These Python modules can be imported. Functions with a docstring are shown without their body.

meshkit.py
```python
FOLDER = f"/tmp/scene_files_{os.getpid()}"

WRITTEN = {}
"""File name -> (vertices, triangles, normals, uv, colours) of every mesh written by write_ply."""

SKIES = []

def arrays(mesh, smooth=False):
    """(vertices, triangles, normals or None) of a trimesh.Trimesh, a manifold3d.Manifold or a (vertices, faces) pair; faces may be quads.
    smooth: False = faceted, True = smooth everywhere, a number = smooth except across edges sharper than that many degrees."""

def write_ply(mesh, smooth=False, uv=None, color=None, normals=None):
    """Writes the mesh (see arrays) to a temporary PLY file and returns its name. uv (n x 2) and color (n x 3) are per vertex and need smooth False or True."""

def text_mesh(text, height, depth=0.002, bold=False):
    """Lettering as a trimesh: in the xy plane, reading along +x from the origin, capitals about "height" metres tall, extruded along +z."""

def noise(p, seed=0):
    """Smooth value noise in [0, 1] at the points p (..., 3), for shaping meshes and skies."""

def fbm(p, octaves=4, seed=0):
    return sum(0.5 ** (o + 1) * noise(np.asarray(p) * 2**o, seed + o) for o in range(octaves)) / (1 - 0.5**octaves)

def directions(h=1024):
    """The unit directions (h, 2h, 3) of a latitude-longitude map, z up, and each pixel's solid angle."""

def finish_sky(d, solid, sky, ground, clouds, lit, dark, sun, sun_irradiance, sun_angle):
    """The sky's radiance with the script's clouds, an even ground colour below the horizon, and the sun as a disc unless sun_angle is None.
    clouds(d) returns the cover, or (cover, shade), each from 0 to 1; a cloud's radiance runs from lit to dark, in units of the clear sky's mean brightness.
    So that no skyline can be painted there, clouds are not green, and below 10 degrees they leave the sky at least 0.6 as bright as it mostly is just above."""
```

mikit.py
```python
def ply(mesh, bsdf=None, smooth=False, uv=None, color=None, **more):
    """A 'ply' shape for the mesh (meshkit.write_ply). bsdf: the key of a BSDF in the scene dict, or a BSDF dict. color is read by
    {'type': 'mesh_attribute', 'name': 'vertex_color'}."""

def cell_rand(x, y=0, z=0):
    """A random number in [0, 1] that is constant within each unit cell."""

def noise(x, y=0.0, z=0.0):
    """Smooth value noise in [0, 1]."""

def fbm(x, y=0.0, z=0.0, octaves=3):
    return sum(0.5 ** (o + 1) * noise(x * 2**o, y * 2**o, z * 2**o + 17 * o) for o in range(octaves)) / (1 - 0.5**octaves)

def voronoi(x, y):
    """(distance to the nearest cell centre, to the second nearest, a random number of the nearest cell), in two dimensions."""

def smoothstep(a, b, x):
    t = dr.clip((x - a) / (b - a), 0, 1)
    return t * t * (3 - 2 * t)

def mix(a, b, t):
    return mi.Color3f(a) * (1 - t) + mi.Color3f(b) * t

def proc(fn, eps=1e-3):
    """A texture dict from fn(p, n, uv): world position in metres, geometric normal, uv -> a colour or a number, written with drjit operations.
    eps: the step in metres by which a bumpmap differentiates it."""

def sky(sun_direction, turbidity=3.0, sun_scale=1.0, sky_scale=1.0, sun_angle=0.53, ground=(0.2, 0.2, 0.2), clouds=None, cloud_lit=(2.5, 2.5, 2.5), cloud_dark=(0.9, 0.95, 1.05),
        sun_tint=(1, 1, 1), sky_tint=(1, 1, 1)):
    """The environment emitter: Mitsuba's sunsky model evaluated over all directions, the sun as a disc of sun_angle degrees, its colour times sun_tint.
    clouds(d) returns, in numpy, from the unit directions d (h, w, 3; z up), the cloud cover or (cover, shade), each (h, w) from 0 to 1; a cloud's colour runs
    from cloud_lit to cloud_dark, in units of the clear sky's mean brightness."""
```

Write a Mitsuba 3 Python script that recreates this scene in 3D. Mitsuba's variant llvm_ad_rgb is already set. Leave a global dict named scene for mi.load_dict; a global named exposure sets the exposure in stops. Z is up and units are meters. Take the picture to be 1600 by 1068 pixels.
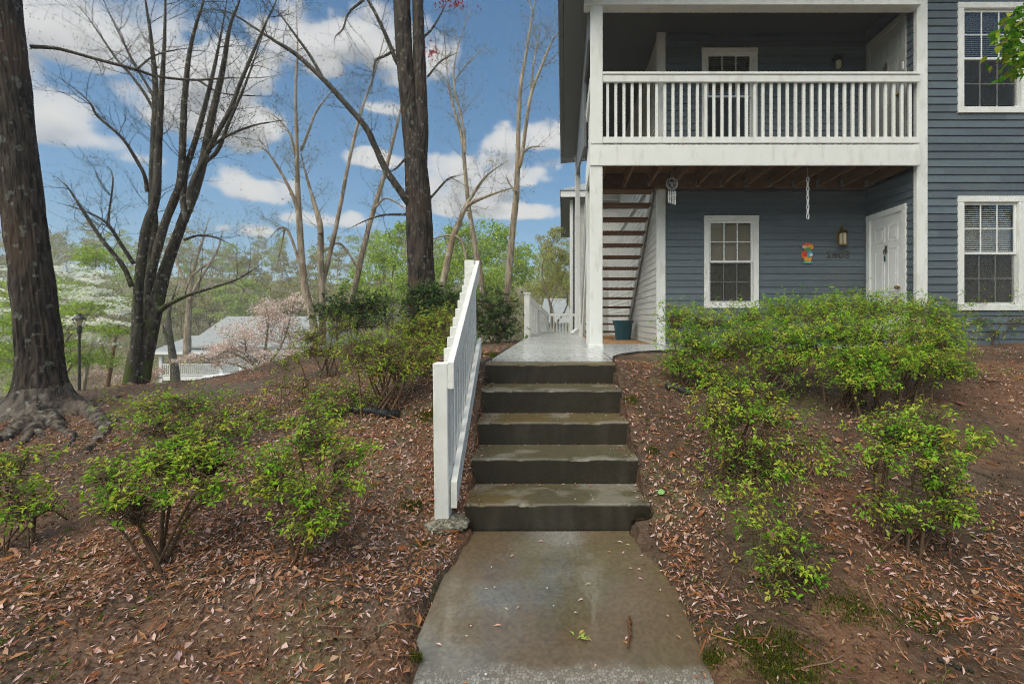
import math, random
import numpy as np, trimesh, drjit as dr, mitsuba as mi
import mikit, meshkit
from mikit import proc, noise, fbm, voronoi, cell_rand, smoothstep, mix
from scipy.interpolate import RBFInterpolator
T = mi.ScalarTransform4f
scene, labels = {}, {}
random.seed(5)
rng = np.random.default_rng(11)

# ------------------------------------------------------------------ camera, sky, exposure
EYE = 1.40                      # camera height over the lower path; z = h + EYE
F, CX, CY = 720.0, 880.0, 500.0  # focal length and vanishing point of the 1600 x 1068 photograph
scene['camera'] = {'type': 'perspective', 'fov': math.degrees(2 * math.atan(800 / F)), 'fov_axis': 'x', 'near_clip': 0.05, 'far_clip': 3000.0,
                   'principal_point_offset_x': -80 / 1600, 'principal_point_offset_y': 34 / 1068,
                   'to_world': T().look_at(origin=[0, 0, EYE], target=[0, 1, EYE], up=[0, 0, 1])}
exposure = 2.80


def ns(a, b, x):
    t = np.clip((np.asarray(x, float) - a) / (b - a), 0, 1)
    return t * t * (3 - 2 * t)


CLOUDS = [  # px, py, half width, half height of the cumulus clouds
    (200, 40, 170, 58), (130, 65, 90, 40), (90, 190, 75, 32), (330, 120, 120, 50), (350, 195, 120, 48), (570, 75, 165, 62), (700, 92, 60, 34),
    (410, 300, 105, 30), (575, 250, 80, 18), (790, 220, 50, 34), (850, 215, 60, 30), (800, 275, 150, 34), (730, 300, 90, 24), (520, 345, 90, 20),
    (120, 220, 110, 22), (380, 360, 60, 14), (600, 170, 40, 14), (770, 330, 170, 18), (215, 250, 60, 16), (950, 60, 90, 40), (-150, 120, 200, 90), (1100, 250, 160, 60)]


def clouds(d):
    az, el = np.arctan2(d[..., 0], d[..., 1]), np.arcsin(np.clip(d[..., 2], -1, 1))

    def density(el):
        c = np.cos(el)
        dd = np.stack([np.sin(az) * c, np.cos(az) * c, np.sin(el)], -1)
        n = 0.55 * meshkit.fbm(dd * 9.0 + 3.1, 6, 4) + 0.45 * meshkit.fbm(dd * 24.0 + 1.7, 5, 14) - 0.5
        q = np.stack([dd[..., 0], dd[..., 1], dd[..., 2] * 2.2], -1)
        wide = (meshkit.fbm(q * 2.6 + 9.3, 5, 8) - 0.5) * 5.0 - 0.15
        front = ns(0.15, 0.45, np.cos(az - 0.0) * c - 0.35)
        b = np.full(az.shape, -1.0)
        for px, py, rx, ry in CLOUDS:
            x, z = (px - CX) / F, (CY - py) / F
            a0, e0 = math.atan2(x, 1), math.atan(z / math.hypot(x, 1))
            s = F * math.hypot(x, 1)
            lift = el - e0
            rr = ((az - a0) * s / rx) ** 2 * (1 + x * x) * 0.85 + (lift * s / np.where(lift > 0, ry * 1.25, ry * 0.8)) ** 2
            b = np.maximum(b, 1.0 - rr)
        b = np.maximum(b, -1.0)
        return front * (b - 0.40 + 3.8 * n) + (1 - front) * wide

    da, up = density(el), density(el + 0.035)
    cover = ns(-0.05, 0.36, da) * (0.82 + 0.18 * ns(0.2, 0.7, da))
    shade = np.clip(0.95 * ns(0.10, 1.0, up) + 0.03, 0, 1)
    return np.clip(cover * 0.97, 0, 1), shade


scene['sky'] = mikit.sky([-0.34, -0.54, 0.78], turbidity=3.2, sun_scale=0.55, sun_angle=80, sun_tint=(0.90, 0.99, 1.05), clouds=clouds, cloud_lit=(2.6, 2.6, 2.58), cloud_dark=(1.3, 1.35, 1.42),
                         sky_tint=(0.31, 0.48, 0.51), ground=(0.14, 0.12, 0.1))

# ------------------------------------------------------------------ helpers


def P(px, py, Y):
    """The point at distance Y seen at a pixel of the photograph."""
    return np.array([(px - CX) / F * Y, Y, EYE + (CY - py) / F * Y])


def W(x, y, h):
    return np.array([x, y, h + EYE], float)


used = {}


def numbered(key):
    n = used.get(key, 0)
    used[key] = n + 1
    return key if n == 0 else f'{key}_{n:03d}'


class MB:
    """Collects triangles with colours into one mesh."""
    def __init__(self):
        self.v, self.f, self.c, self.n = [], [], [], 0

    def add(self, v, f, c=(0.5, 0.5, 0.5)):
        v, f = np.asarray(v, float).reshape(-1, 3), np.asarray(f, int)
        if f.shape[1] == 4:
            f = np.vstack([f[:, [0, 1, 2]], f[:, [0, 2, 3]]])
        self.v.append(v); self.f.append(f + self.n); self.n += len(v)
        c = np.asarray(c, float)
        self.c.append(np.broadcast_to(c, (len(v), 3)))
        return self

    def mesh(self, m, c=(0.5, 0.5, 0.5)):
        return self.add(m.vertices, m.faces, c)

    def arrays(self):
        return np.vstack(self.v), np.vstack(self.f), np.vstack(self.c)


def put(key, mb, bsdf, smooth=False, label=None, cat=None, group=None, kind=None):
    """One entry of the scene from an MB, a trimesh or a (v, f) pair."""
    key = numbered(key)
    col = None
    if isinstance(mb, MB):
        v, f, c = mb.arrays()
        mesh = trimesh.Trimesh(v, f, process=False)
        col = c if bsdf in VCOL else None
        if col is not None and smooth not in (True, False):
            smooth = True
    else:
        mesh = mb
        if bsdf in VCOL:
            col = np.full((len(mesh.vertices), 3), 0.5)
    scene[key] = mikit.ply(mesh, 'mat_' + bsdf, smooth=smooth, color=col)
    tag(key, label, cat, group, kind)
    return key


def tag(key, label=None, cat=None, group=None, kind=None):
    e = {k: v for k, v in (('label', label), ('category', cat), ('group', group), ('kind', kind)) if v}
    if e:
        labels[key] = {**labels.get(key, {}), **e}
    return key


def thing(key, label, cat, group=None):
    return tag(numbered(key), label, cat, group)


_boxes = {}


def chamfer(sx, sy, sz, b):
    b = min(b, 0.3 * min(sx, sy, sz))
    pts = []
    for x in (-1, 1):
        for y in (-1, 1):
            for z in (-1, 1):
                h = np.array([sx, sy, sz]) / 2
                for k in range(3):
                    d = h - b
                    d[k] = h[k]
                    pts.append(d * [x, y, z])
    return trimesh.convex.convex_hull(np.array(pts))


def box(key, lo, hi, mat, b=0.004, rot=None, **kw):
    """A box part between two corners (x, y, h); alike boxes share one mesh."""
    lo, hi = np.array(lo, float), np.array(hi, float)
    lo, hi = np.minimum(lo, hi), np.maximum(lo, hi)
    s = tuple(np.round(hi - lo, 4))
    k = (*s, b, mat)
    if k not in _boxes:
        _boxes[k] = mikit.ply(chamfer(*s, b) if b else trimesh.creation.box(s), 'mat_' + mat)
    key = numbered(key)
    c = (lo + hi) / 2
    t = T().translate([c[0], c[1], c[2] + EYE])
    if rot:
        t = t @ T().rotate(rot[0], rot[1])
    scene[key] = {**_boxes[k], 'to_world': t}
    tag(key, **kw)
    return key


def bar(a, b, w, d, up=(0, 0, 1), bev=0.003):
    """A bar from a to b: w across, d along 'up'. Returns a trimesh."""
    a, b = np.asarray(a, float), np.asarray(b, float)
    L = np.linalg.norm(b - a)
    z = (b - a) / L
    x = np.cross(z, up); x /= np.linalg.norm(x)
    y = np.cross(z, x)
    m = chamfer(w, d, L, bev)
    m.vertices = m.vertices @ np.array([x, y, z]) + (a + b) / 2
    if np.linalg.det(np.array([x, y, z])) < 0:
        m.invert()
    return m


def prism(poly_yz, x0, x1):
    """A convex or simple outline in (y, h) extruded from x0 to x1."""
    from shapely.geometry import Polygon
    m = trimesh.creation.extrude_polygon(Polygon(poly_yz), x1 - x0, engine='earcut')
    v = m.vertices
    m.vertices = np.stack([x0 + v[:, 2], v[:, 0], v[:, 1] + EYE], 1)
    return m


def slab(poly_xy, h0, h1):
    from shapely.geometry import Polygon
    m = trimesh.creation.extrude_polygon(Polygon(poly_xy), h1 - h0, engine='earcut')
    m.vertices = m.vertices + [0, 0, h0 + EYE]
    return m


def tube(pts, radii, sides=6, cap=True):
    p = np.asarray(pts, float)
    t = np.gradient(p, axis=0)
    t /= np.linalg.norm(t, axis=1, keepdims=True) + 1e-12
    a = np.cross(t[0], [0.3, 0.2, 0.9] if abs(t[0][2]) < 0.8 else [1, 0.2, 0])
    A = np.empty_like(p)
    for i in range(len(p)):
        a = a - t[i] * (a @ t[i]); a /= np.linalg.norm(a) + 1e-12
        A[i] = a
    B = np.cross(t, A)
    ang = np.arange(sides) * 2 * np.pi / sides
    r = np.broadcast_to(np.asarray(radii, float), (len(p),))
    v = p[:, None] + r[:, None, None] * (np.cos(ang)[None, :, None] * A[:, None] + np.sin(ang)[None, :, None] * B[:, None])
    i, j = np.meshgrid(np.arange(len(p) - 1), np.arange(sides), indexing='ij')
    q = np.stack([i * sides + j, i * sides + (j + 1) % sides, (i + 1) * sides + (j + 1) % sides, (i + 1) * sides + j], -1).reshape(-1, 4)
    v = v.reshape(-1, 3)
    f = np.vstack([q[:, [0, 1, 2]], q[:, [0, 2, 3]]])
    if cap:
        n = len(v)
        v = np.vstack([v, p[:1], p[-1:]])
        k = np.arange(sides)
        f = np.vstack([f, np.stack([k * 0 + n, (k + 1) % sides, k], 1), np.stack([k * 0 + n + 1, (len(p) - 1) * sides + k, (len(p) - 1) * sides + (k + 1) % sides], 1)])
    return v, f


def spline(pts, n):
    """A smooth curve through the points (Catmull-Rom)."""
    p = np.asarray(pts, float)
    if len(p) == 2:
        return p[0] + (p[1] - p[0]) * np.linspace(0, 1, n)[:, None]
    q = np.vstack([2 * p[0] - p[1], p, 2 * p[-1] - p[-2]])
    u = np.linspace(0, len(p) - 1 - 1e-9, n)
    i = u.astype(int); t = (u - i)[:, None]
    a, b, c, d = q[i], q[i + 1], q[i + 2], q[i + 3]
    return 0.5 * (2 * b + (c - a) * t + (2 * a - 5 * b + 4 * c - d) * t ** 2 + (3 * b - a - 3 * c + d) * t ** 3)


def leaves(pos, axis, normal, length, width, col, fold=0.25, droop=0.12):
    """Folded leaf blades: base, two sides, tip."""
    n = len(pos)
    axis = axis / (np.linalg.norm(axis, axis=1, keepdims=True) + 1e-9)
    side = np.cross(normal, axis); side /= np.linalg.norm(side, axis=1, keepdims=True) + 1e-9
    up = np.cross(axis, side)
    L, Wd = np.broadcast_to(length, (n,))[:, None], np.broadcast_to(width, (n,))[:, None]
    mid = pos + axis * L * 0.45
    v = np.stack([pos, mid - side * Wd / 2 + up * Wd * fold, pos + axis * L - up * L * droop, mid + side * Wd / 2 + up * Wd * fold], 1).reshape(-1, 3)
    b = np.arange(n)[:, None] * 4
    f = np.concatenate([b + [0, 2, 1], b + [0, 3, 2]], 1).reshape(-1, 3)
    return v, f, np.repeat(np.broadcast_to(col, (n, 3)), 4, axis=0)


def unit(n, g=None):
    v = (g or rng).normal(size=(n, 3))
    return v / np.linalg.norm(v, axis=1, keepdims=True)


def jitter(base, n, amount=0.25, hue=0.12):
    base = np.asarray(base, float)
    return np.clip(base * (1 + amount * rng.normal(size=(n, 1))) * (1 + hue * rng.normal(size=(n, 3))), 0.005, 0.95)


def pick(cols, n, p=None):
    cols = np.asarray(cols, float)
    return cols[rng.choice(len(cols), n, p=p)]


# ------------------------------------------------------------------ materials
VCOL = {'leaf', 'petal', 'litter', 'paintv', 'twig'}
R3 = lambda *c: {'type': 'rgb', 'value': list(c)}
VC = {'type': 'mesh_attribute', 'name': 'vertex_color'}


def principled(color, rough=0.5, spec=0.5, **k):
    return {'type': 'twosided', 'b': {'type': 'principled', 'base_color': R3(*color) if isinstance(color, tuple) else color, 'roughness': rough, 'specular': spec, **k}}


def bump(inner, fn, scale, eps=2e-3):
    b = inner['b'] if inner['type'] == 'twosided' else inner
    return {'type': 'twosided', 'b': {'type': 'bumpmap', 't': proc(fn, eps), 'scale': scale, 'inner': b}}


def M(name, d):
    scene['mat_' + name] = d


M('leaf', {'type': 'principledthin', 'base_color': VC, 'roughness': 0.42, 'diff_trans': 0.75, 'spec_trans': 0.0, 'eta': 1.4})
M('petal', {'type': 'principledthin', 'base_color': VC, 'roughness': 0.6, 'diff_trans': 0.6, 'spec_trans': 0.0, 'eta': 1.3})
M('litter', principled(VC, 0.45, 0.3))
M('twig', principled(VC, 0.7, 0.3))
M('paintv', principled(VC, 0.5, 0.4))


def f_siding(p, n, uv):
    g = fbm(p.x * 3 + p.y * 3, p.y * 3, p.z * 9, 3)
    s = noise(p.x * 40 + p.y * 40, 0.0, p.z * 3.0)
    c = mix((0.082, 0.109, 0.132), (0.114, 0.145, 0.172), g * 0.75 + s * 0.25)
    k = cell_rand((p.z - (EYE - 0.5)) / 0.1135, dr.floor(p.x * 0.45 + p.y * 0.3 + 0.37 * dr.floor((p.z - (EYE - 0.5)) / 0.1135)), 3)
    d = smoothstep(0.5, 0.8, fbm(p.x * 2.2 + p.y, p.y, p.z * 0.7, 4))
    return mix(c * (0.85 + 0.28 * k), mi.Color3f(0.13, 0.14, 0.135), d * 0.35)


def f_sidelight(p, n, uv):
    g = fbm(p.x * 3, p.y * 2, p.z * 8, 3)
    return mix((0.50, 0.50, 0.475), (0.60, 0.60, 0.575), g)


def f_white(p, n, uv):
    g = fbm(p.x * 6, p.y * 6, p.z * 2.2, 4)
    grime = smoothstep(0.52, 0.75, fbm(p.x * 17 + 4, p.y * 17, p.z * 4, 3))
    c = mix((0.70, 0.72, 0.71), (0.80, 0.81, 0.80), g)
    return mix(c, mi.Color3f(0.50, 0.49, 0.43), grime * 0.32)


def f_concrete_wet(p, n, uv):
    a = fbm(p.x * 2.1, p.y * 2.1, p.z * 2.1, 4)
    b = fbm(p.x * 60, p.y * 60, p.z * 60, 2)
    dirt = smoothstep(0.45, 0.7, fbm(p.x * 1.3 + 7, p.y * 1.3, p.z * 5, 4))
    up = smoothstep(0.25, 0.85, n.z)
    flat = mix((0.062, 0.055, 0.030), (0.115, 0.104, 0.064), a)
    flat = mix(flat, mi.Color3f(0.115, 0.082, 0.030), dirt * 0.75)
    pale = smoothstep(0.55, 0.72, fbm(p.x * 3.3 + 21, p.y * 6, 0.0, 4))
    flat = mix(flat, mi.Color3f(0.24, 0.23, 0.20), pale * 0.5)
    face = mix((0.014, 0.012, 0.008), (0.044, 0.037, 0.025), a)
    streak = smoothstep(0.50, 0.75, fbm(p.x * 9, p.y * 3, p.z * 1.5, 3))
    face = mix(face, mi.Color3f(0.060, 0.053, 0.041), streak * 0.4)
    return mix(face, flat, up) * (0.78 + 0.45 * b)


def f_path(p, n, uv):
    a = fbm(p.x * 1.7, p.y * 1.7, 0.0, 4)
    b = fbm(p.x * 70, p.y * 70, 0.0, 2)
    mud = smoothstep(0.42, 0.66, fbm(p.x * 1.4 + 3, p.y * 1.2 + 9, 0.0, 4) + 0.25 * smoothstep(2.35, 2.9, p.y) + 0.2 * smoothstep(0.25, 0.62, p.x))
    c = mix((0.095, 0.090, 0.075), (0.205, 0.20, 0.18), smoothstep(0.3, 0.7, a))
    c = mix(c, mi.Color3f(0.125, 0.082, 0.040), mud * 0.75)
    olive = smoothstep(0.52, 0.64, fbm(p.x * 2.3 + 41, p.y * 2.3, 0.0, 4))
    c = mix(c, mi.Color3f(0.11, 0.095, 0.045), olive * 0.5)
    d1, d2, r = voronoi(p.x * 68, p.y * 68)
    peb = smoothstep(0.08, 0.2, d2 - d1)
    agg = smoothstep(1.93, 1.84, p.y + 0.10 * fbm(p.x * 9, p.y * 9, 0.0, 3))
    pc = mix((0.17, 0.155, 0.135), (0.40, 0.39, 0.37), r)
    c2 = mix(mi.Color3f(0.14, 0.13, 0.11), pc, peb)
    return mix(c * (0.72 + 0.5 * b), c2, agg * 0.7)


def f_path_rough(p, n, uv):
    wet = smoothstep(0.40, 0.56, fbm(p.x * 1.6 + 2, p.y * 1.3 + 5, 0.0, 4) + 0.22 * smoothstep(0.55, 0.0, dr.sqrt(dr.square(p.x + 0.18) + dr.square((p.y - 2.3) * 0.8))))
    return 0.40 - 0.34 * wet


def f_path_bump(p, n, uv):
    d1, d2, r = voronoi(p.x * 68, p.y * 68)
    agg = smoothstep(1.98, 1.86, p.y)
    wet = smoothstep(0.40, 0.56, fbm(p.x * 1.6 + 2, p.y * 1.3 + 5, 0.0, 4) + 0.22 * smoothstep(0.55, 0.0, dr.sqrt(dr.square(p.x + 0.18) + dr.square((p.y - 2.3) * 0.8))))
    return fbm(p.x * 90, p.y * 90, p.z * 90, 2) * (1 - 0.7 * wet) * (1 - agg) + agg * 1.0 * smoothstep(0.0, 0.3, d2 - d1) + 0.9 * noise(p.x * 14, p.y * 14)


def f_walk(p, n, uv):
    a = fbm(p.x * 1.5, p.y * 1.5, p.z, 4)
    b = fbm(p.x * 60, p.y * 60, p.z * 60, 2)
    c = mix((0.27, 0.29, 0.30), (0.40, 0.415, 0.425), a)
    sp = smoothstep(0.62, 0.72, noise(p.x * 30, p.y * 22))
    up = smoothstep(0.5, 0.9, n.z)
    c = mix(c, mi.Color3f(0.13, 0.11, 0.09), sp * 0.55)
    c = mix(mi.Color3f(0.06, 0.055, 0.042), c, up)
    return c * (0.8 + 0.4 * b)


def f_ground(p, n, uv):
    a = fbm(p.x * 1.2, p.y * 1.2, 0.0, 4)
    b = fbm(p.x * 22, p.y * 22, p.z * 22, 3)
    c = mix((0.026, 0.017, 0.011), (0.115, 0.070, 0.043), b)
    c = mix(c, mi.Color3f(0.165, 0.082, 0.045) * (0.5 + b), smoothstep(0.50, 0.68, a) * 0.6)
    grey = smoothstep(0.55, 0.75, fbm(p.x * 0.8 + 31, p.y * 0.8, 0.0, 3))
    c = mix(c, mi.Color3f(0.125, 0.10, 0.078) * (0.55 + 0.8 * b), grey * 0.5)
    moss = smoothstep(0.60, 0.72, fbm(p.x * 1.9 + 13, p.y * 1.9 + 3, 0.0, 4)) * smoothstep(0.35, 0.6, b)
    c = mix(c, mi.Color3f(0.075, 0.115, 0.022), moss * 0.35)
    far = smoothstep(11.0, 20.0, dr.sqrt(dr.square(p.x) + dr.square(p.y)))
    lawn = mix((0.10, 0.12, 0.045), (0.17, 0.15, 0.08), fbm(p.x * 0.15, p.y * 0.15, 0.0, 3))
    return mix(c, lawn, far * 0.85)


def f_ground_bump(p, n, uv):
    return fbm(p.x * 26, p.y * 26, p.z * 26, 3) + 0.5 * noise(p.x * 110, p.y * 110, p.z * 110)


def f_mulch(p, n, uv):
    b = fbm(p.x * 25, p.y * 18, 0.0, 3)
    return mix((0.16, 0.075, 0.03), (0.46, 0.29, 0.15), b)


def bark(c0, c1, c2, lich, f=1.0, moss=0.0):
    def fn(p, n, uv):
        wx = p.x + 0.15 * fbm(p.x * 4, p.y * 4, p.z * 2, 2)
        v = fbm(wx * 20 * f, p.y * 20 * f, p.z * 3.2 * f, 3)
        a = fbm(p.x * 2, p.y * 2, p.z * 1.1, 3)
        c = mix(c0, c1, smoothstep(0.3, 0.7, v))
        c = mix(c, mi.Color3f(*c2), smoothstep(0.52, 0.72, a) * 0.6)
        l = smoothstep(0.63, 0.73, fbm(p.x * 14 * f + 5, p.y * 14 * f, p.z * 9 * f, 3))
        c = mix(c, mi.Color3f(*lich), l * 0.75)
        if moss:
            m = smoothstep(0.5, 0.62, fbm(p.x * 6, p.y * 6, p.z * 3, 3)) * smoothstep(2.7, 1.2, p.z)
            c = mix(c, mi.Color3f(0.05, 0.075, 0.008), m * moss)
        return c
    return fn


def bark_bump(f):
    return lambda p, n, uv: fbm(p.x * 24 * f + 0.6 * noise(p.z * 5), p.y * 24 * f, p.z * 4.0 * f, 3)


M('siding', principled(proc(f_siding), 0.55, 0.35))
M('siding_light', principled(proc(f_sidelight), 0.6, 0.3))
M('siding_dark', principled((0.16, 0.175, 0.19), 0.6, 0.3))
M('white', principled(proc(f_white), 0.5, 0.4))
M('white_clean', principled((0.74, 0.755, 0.76), 0.45, 0.4))
M('door_white', principled((0.76, 0.77, 0.77), 0.4, 0.4))
M('door_grey', principled((0.36, 0.37, 0.36), 0.45, 0.4))
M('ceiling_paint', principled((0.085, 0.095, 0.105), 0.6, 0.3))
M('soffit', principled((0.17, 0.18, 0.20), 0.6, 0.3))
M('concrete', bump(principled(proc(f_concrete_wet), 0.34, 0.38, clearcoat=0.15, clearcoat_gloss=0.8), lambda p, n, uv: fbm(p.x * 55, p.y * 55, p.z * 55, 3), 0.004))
M('path', bump({'type': 'principled', 'base_color': proc(f_path), 'roughness': proc(f_path_rough), 'specular': 0.8, 'clearcoat': 0.9, 'clearcoat_gloss': 0.85}, f_path_bump, 0.0018))
M('walk', bump(principled(proc(f_walk), 0.18, 0.6), lambda p, n, uv: fbm(p.x * 40, p.y * 40, p.z * 40, 3), 0.002))
M('ground', bump(principled(proc(f_ground), 0.62, 0.4), f_ground_bump, 0.02, 4e-3))
M('mulch', bump(principled(proc(f_mulch), 0.8, 0.2), lambda p, n, uv: fbm(p.x * 40, p.y * 25, 0.0, 3), 0.02))
M('bark_oak', bump(principled(proc(bark((0.012, 0.009, 0.007), (0.060, 0.045, 0.035), (0.082, 0.048, 0.028), (0.15, 0.16, 0.13), 1.7)), 0.7, 0.35), bark_bump(1.0), 0.03, 4e-3))
M('bark_root', bump(principled(proc(bark((0.020, 0.015, 0.011), (0.100, 0.080, 0.064), (0.095, 0.060, 0.036), (0.20, 0.20, 0.17))), 0.6, 0.4), bark_bump(1.3), 0.015, 4e-3))
M('bark_multi', bump(principled(proc(bark((0.022, 0.019, 0.016), (0.085, 0.074, 0.060), (0.10, 0.095, 0.080), (0.30, 0.31, 0.25), 2.0, 0.9)), 0.7, 0.3), bark_bump(1.6), 0.012, 3e-3))
M('bark_tan', bump(principled(proc(bark((0.17, 0.135, 0.10), (0.38, 0.32, 0.24), (0.27, 0.19, 0.12), (0.42, 0.40, 0.34), 0.8)), 0.75, 0.25), bark_bump(0.8), 0.02, 5e-3))
M('joist_wood', principled(proc(lambda p, n, uv: mix((0.085, 0.042, 0.018), (0.19, 0.105, 0.05), fbm(p.x * 14, p.y * 2.5, p.z * 14, 3))), 0.65, 0.3))
M('tread_wood', principled(proc(lambda p, n, uv: mix((0.07, 0.03, 0.014), (0.15, 0.07, 0.032), fbm(p.x * 3, p.y * 20, p.z * 20, 3))), 0.6, 0.3))
M('stem', principled(proc(lambda p, n, uv: mix((0.05, 0.03, 0.017), (0.17, 0.105, 0.058), fbm(p.x * 45, p.y * 45, p.z * 20, 3))), 0.65, 0.3))
M('pane', {'type': 'thindielectric', 'int_ior': 1.5, 'ext_ior': 1.0})
M('screen', {'type': 'mask', 'opacity': 0.58, 'b': {'type': 'twosided', 'b': {'type': 'diffuse', 'reflectance': R3(0.035, 0.037, 0.04)}}})
M('blind', principled((0.42, 0.43, 0.41), 0.5, 0.3))
M('blind_beige', principled((0.22, 0.20, 0.165), 0.6, 0.3))
M('room', principled((0.05, 0.05, 0.048), 0.9, 0.1))
M('brass', principled((0.22, 0.14, 0.045), 0.38, 0.5, metallic=0.75))
M('black_metal', principled((0.018, 0.019, 0.022), 0.42, 0.5))
M('grey_metal', principled((0.28, 0.31, 0.33), 0.4, 0.5, metallic=0.5))
M('lamp_glass', principled((0.55, 0.50, 0.36), 0.25, 0.5))
M('teal_pot', principled((0.004, 0.060, 0.085), 0.38, 0.5))
M('black_plastic', principled((0.020, 0.021, 0.024), 0.4, 0.5))
M('shingle', principled(proc(lambda p, n, uv: mix((0.20, 0.225, 0.245), (0.34, 0.37, 0.39), fbm(p.x * 5, p.y * 5, p.z * 9, 3))), 0.55, 0.4))
M('number_metal', principled((0.075, 0.068, 0.055), 0.5, 0.4))
M('far_wall', principled((0.36, 0.40, 0.42), 0.7, 0.3))
M('car_paint', principled((0.75, 0.76, 0.77), 0.25, 0.5, clearcoat=0.8))
M('car_glass', principled((0.02, 0.024, 0.03), 0.08, 0.6))
M('rubber', principled((0.018, 0.018, 0.018), 0.8, 0.2))
M('asphalt', principled((0.055, 0.055, 0.058), 0.6, 0.4))
M('lamp_warm', {'type': 'diffuse', 'reflectance': R3(0.7, 0.6, 0.4)})

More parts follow.
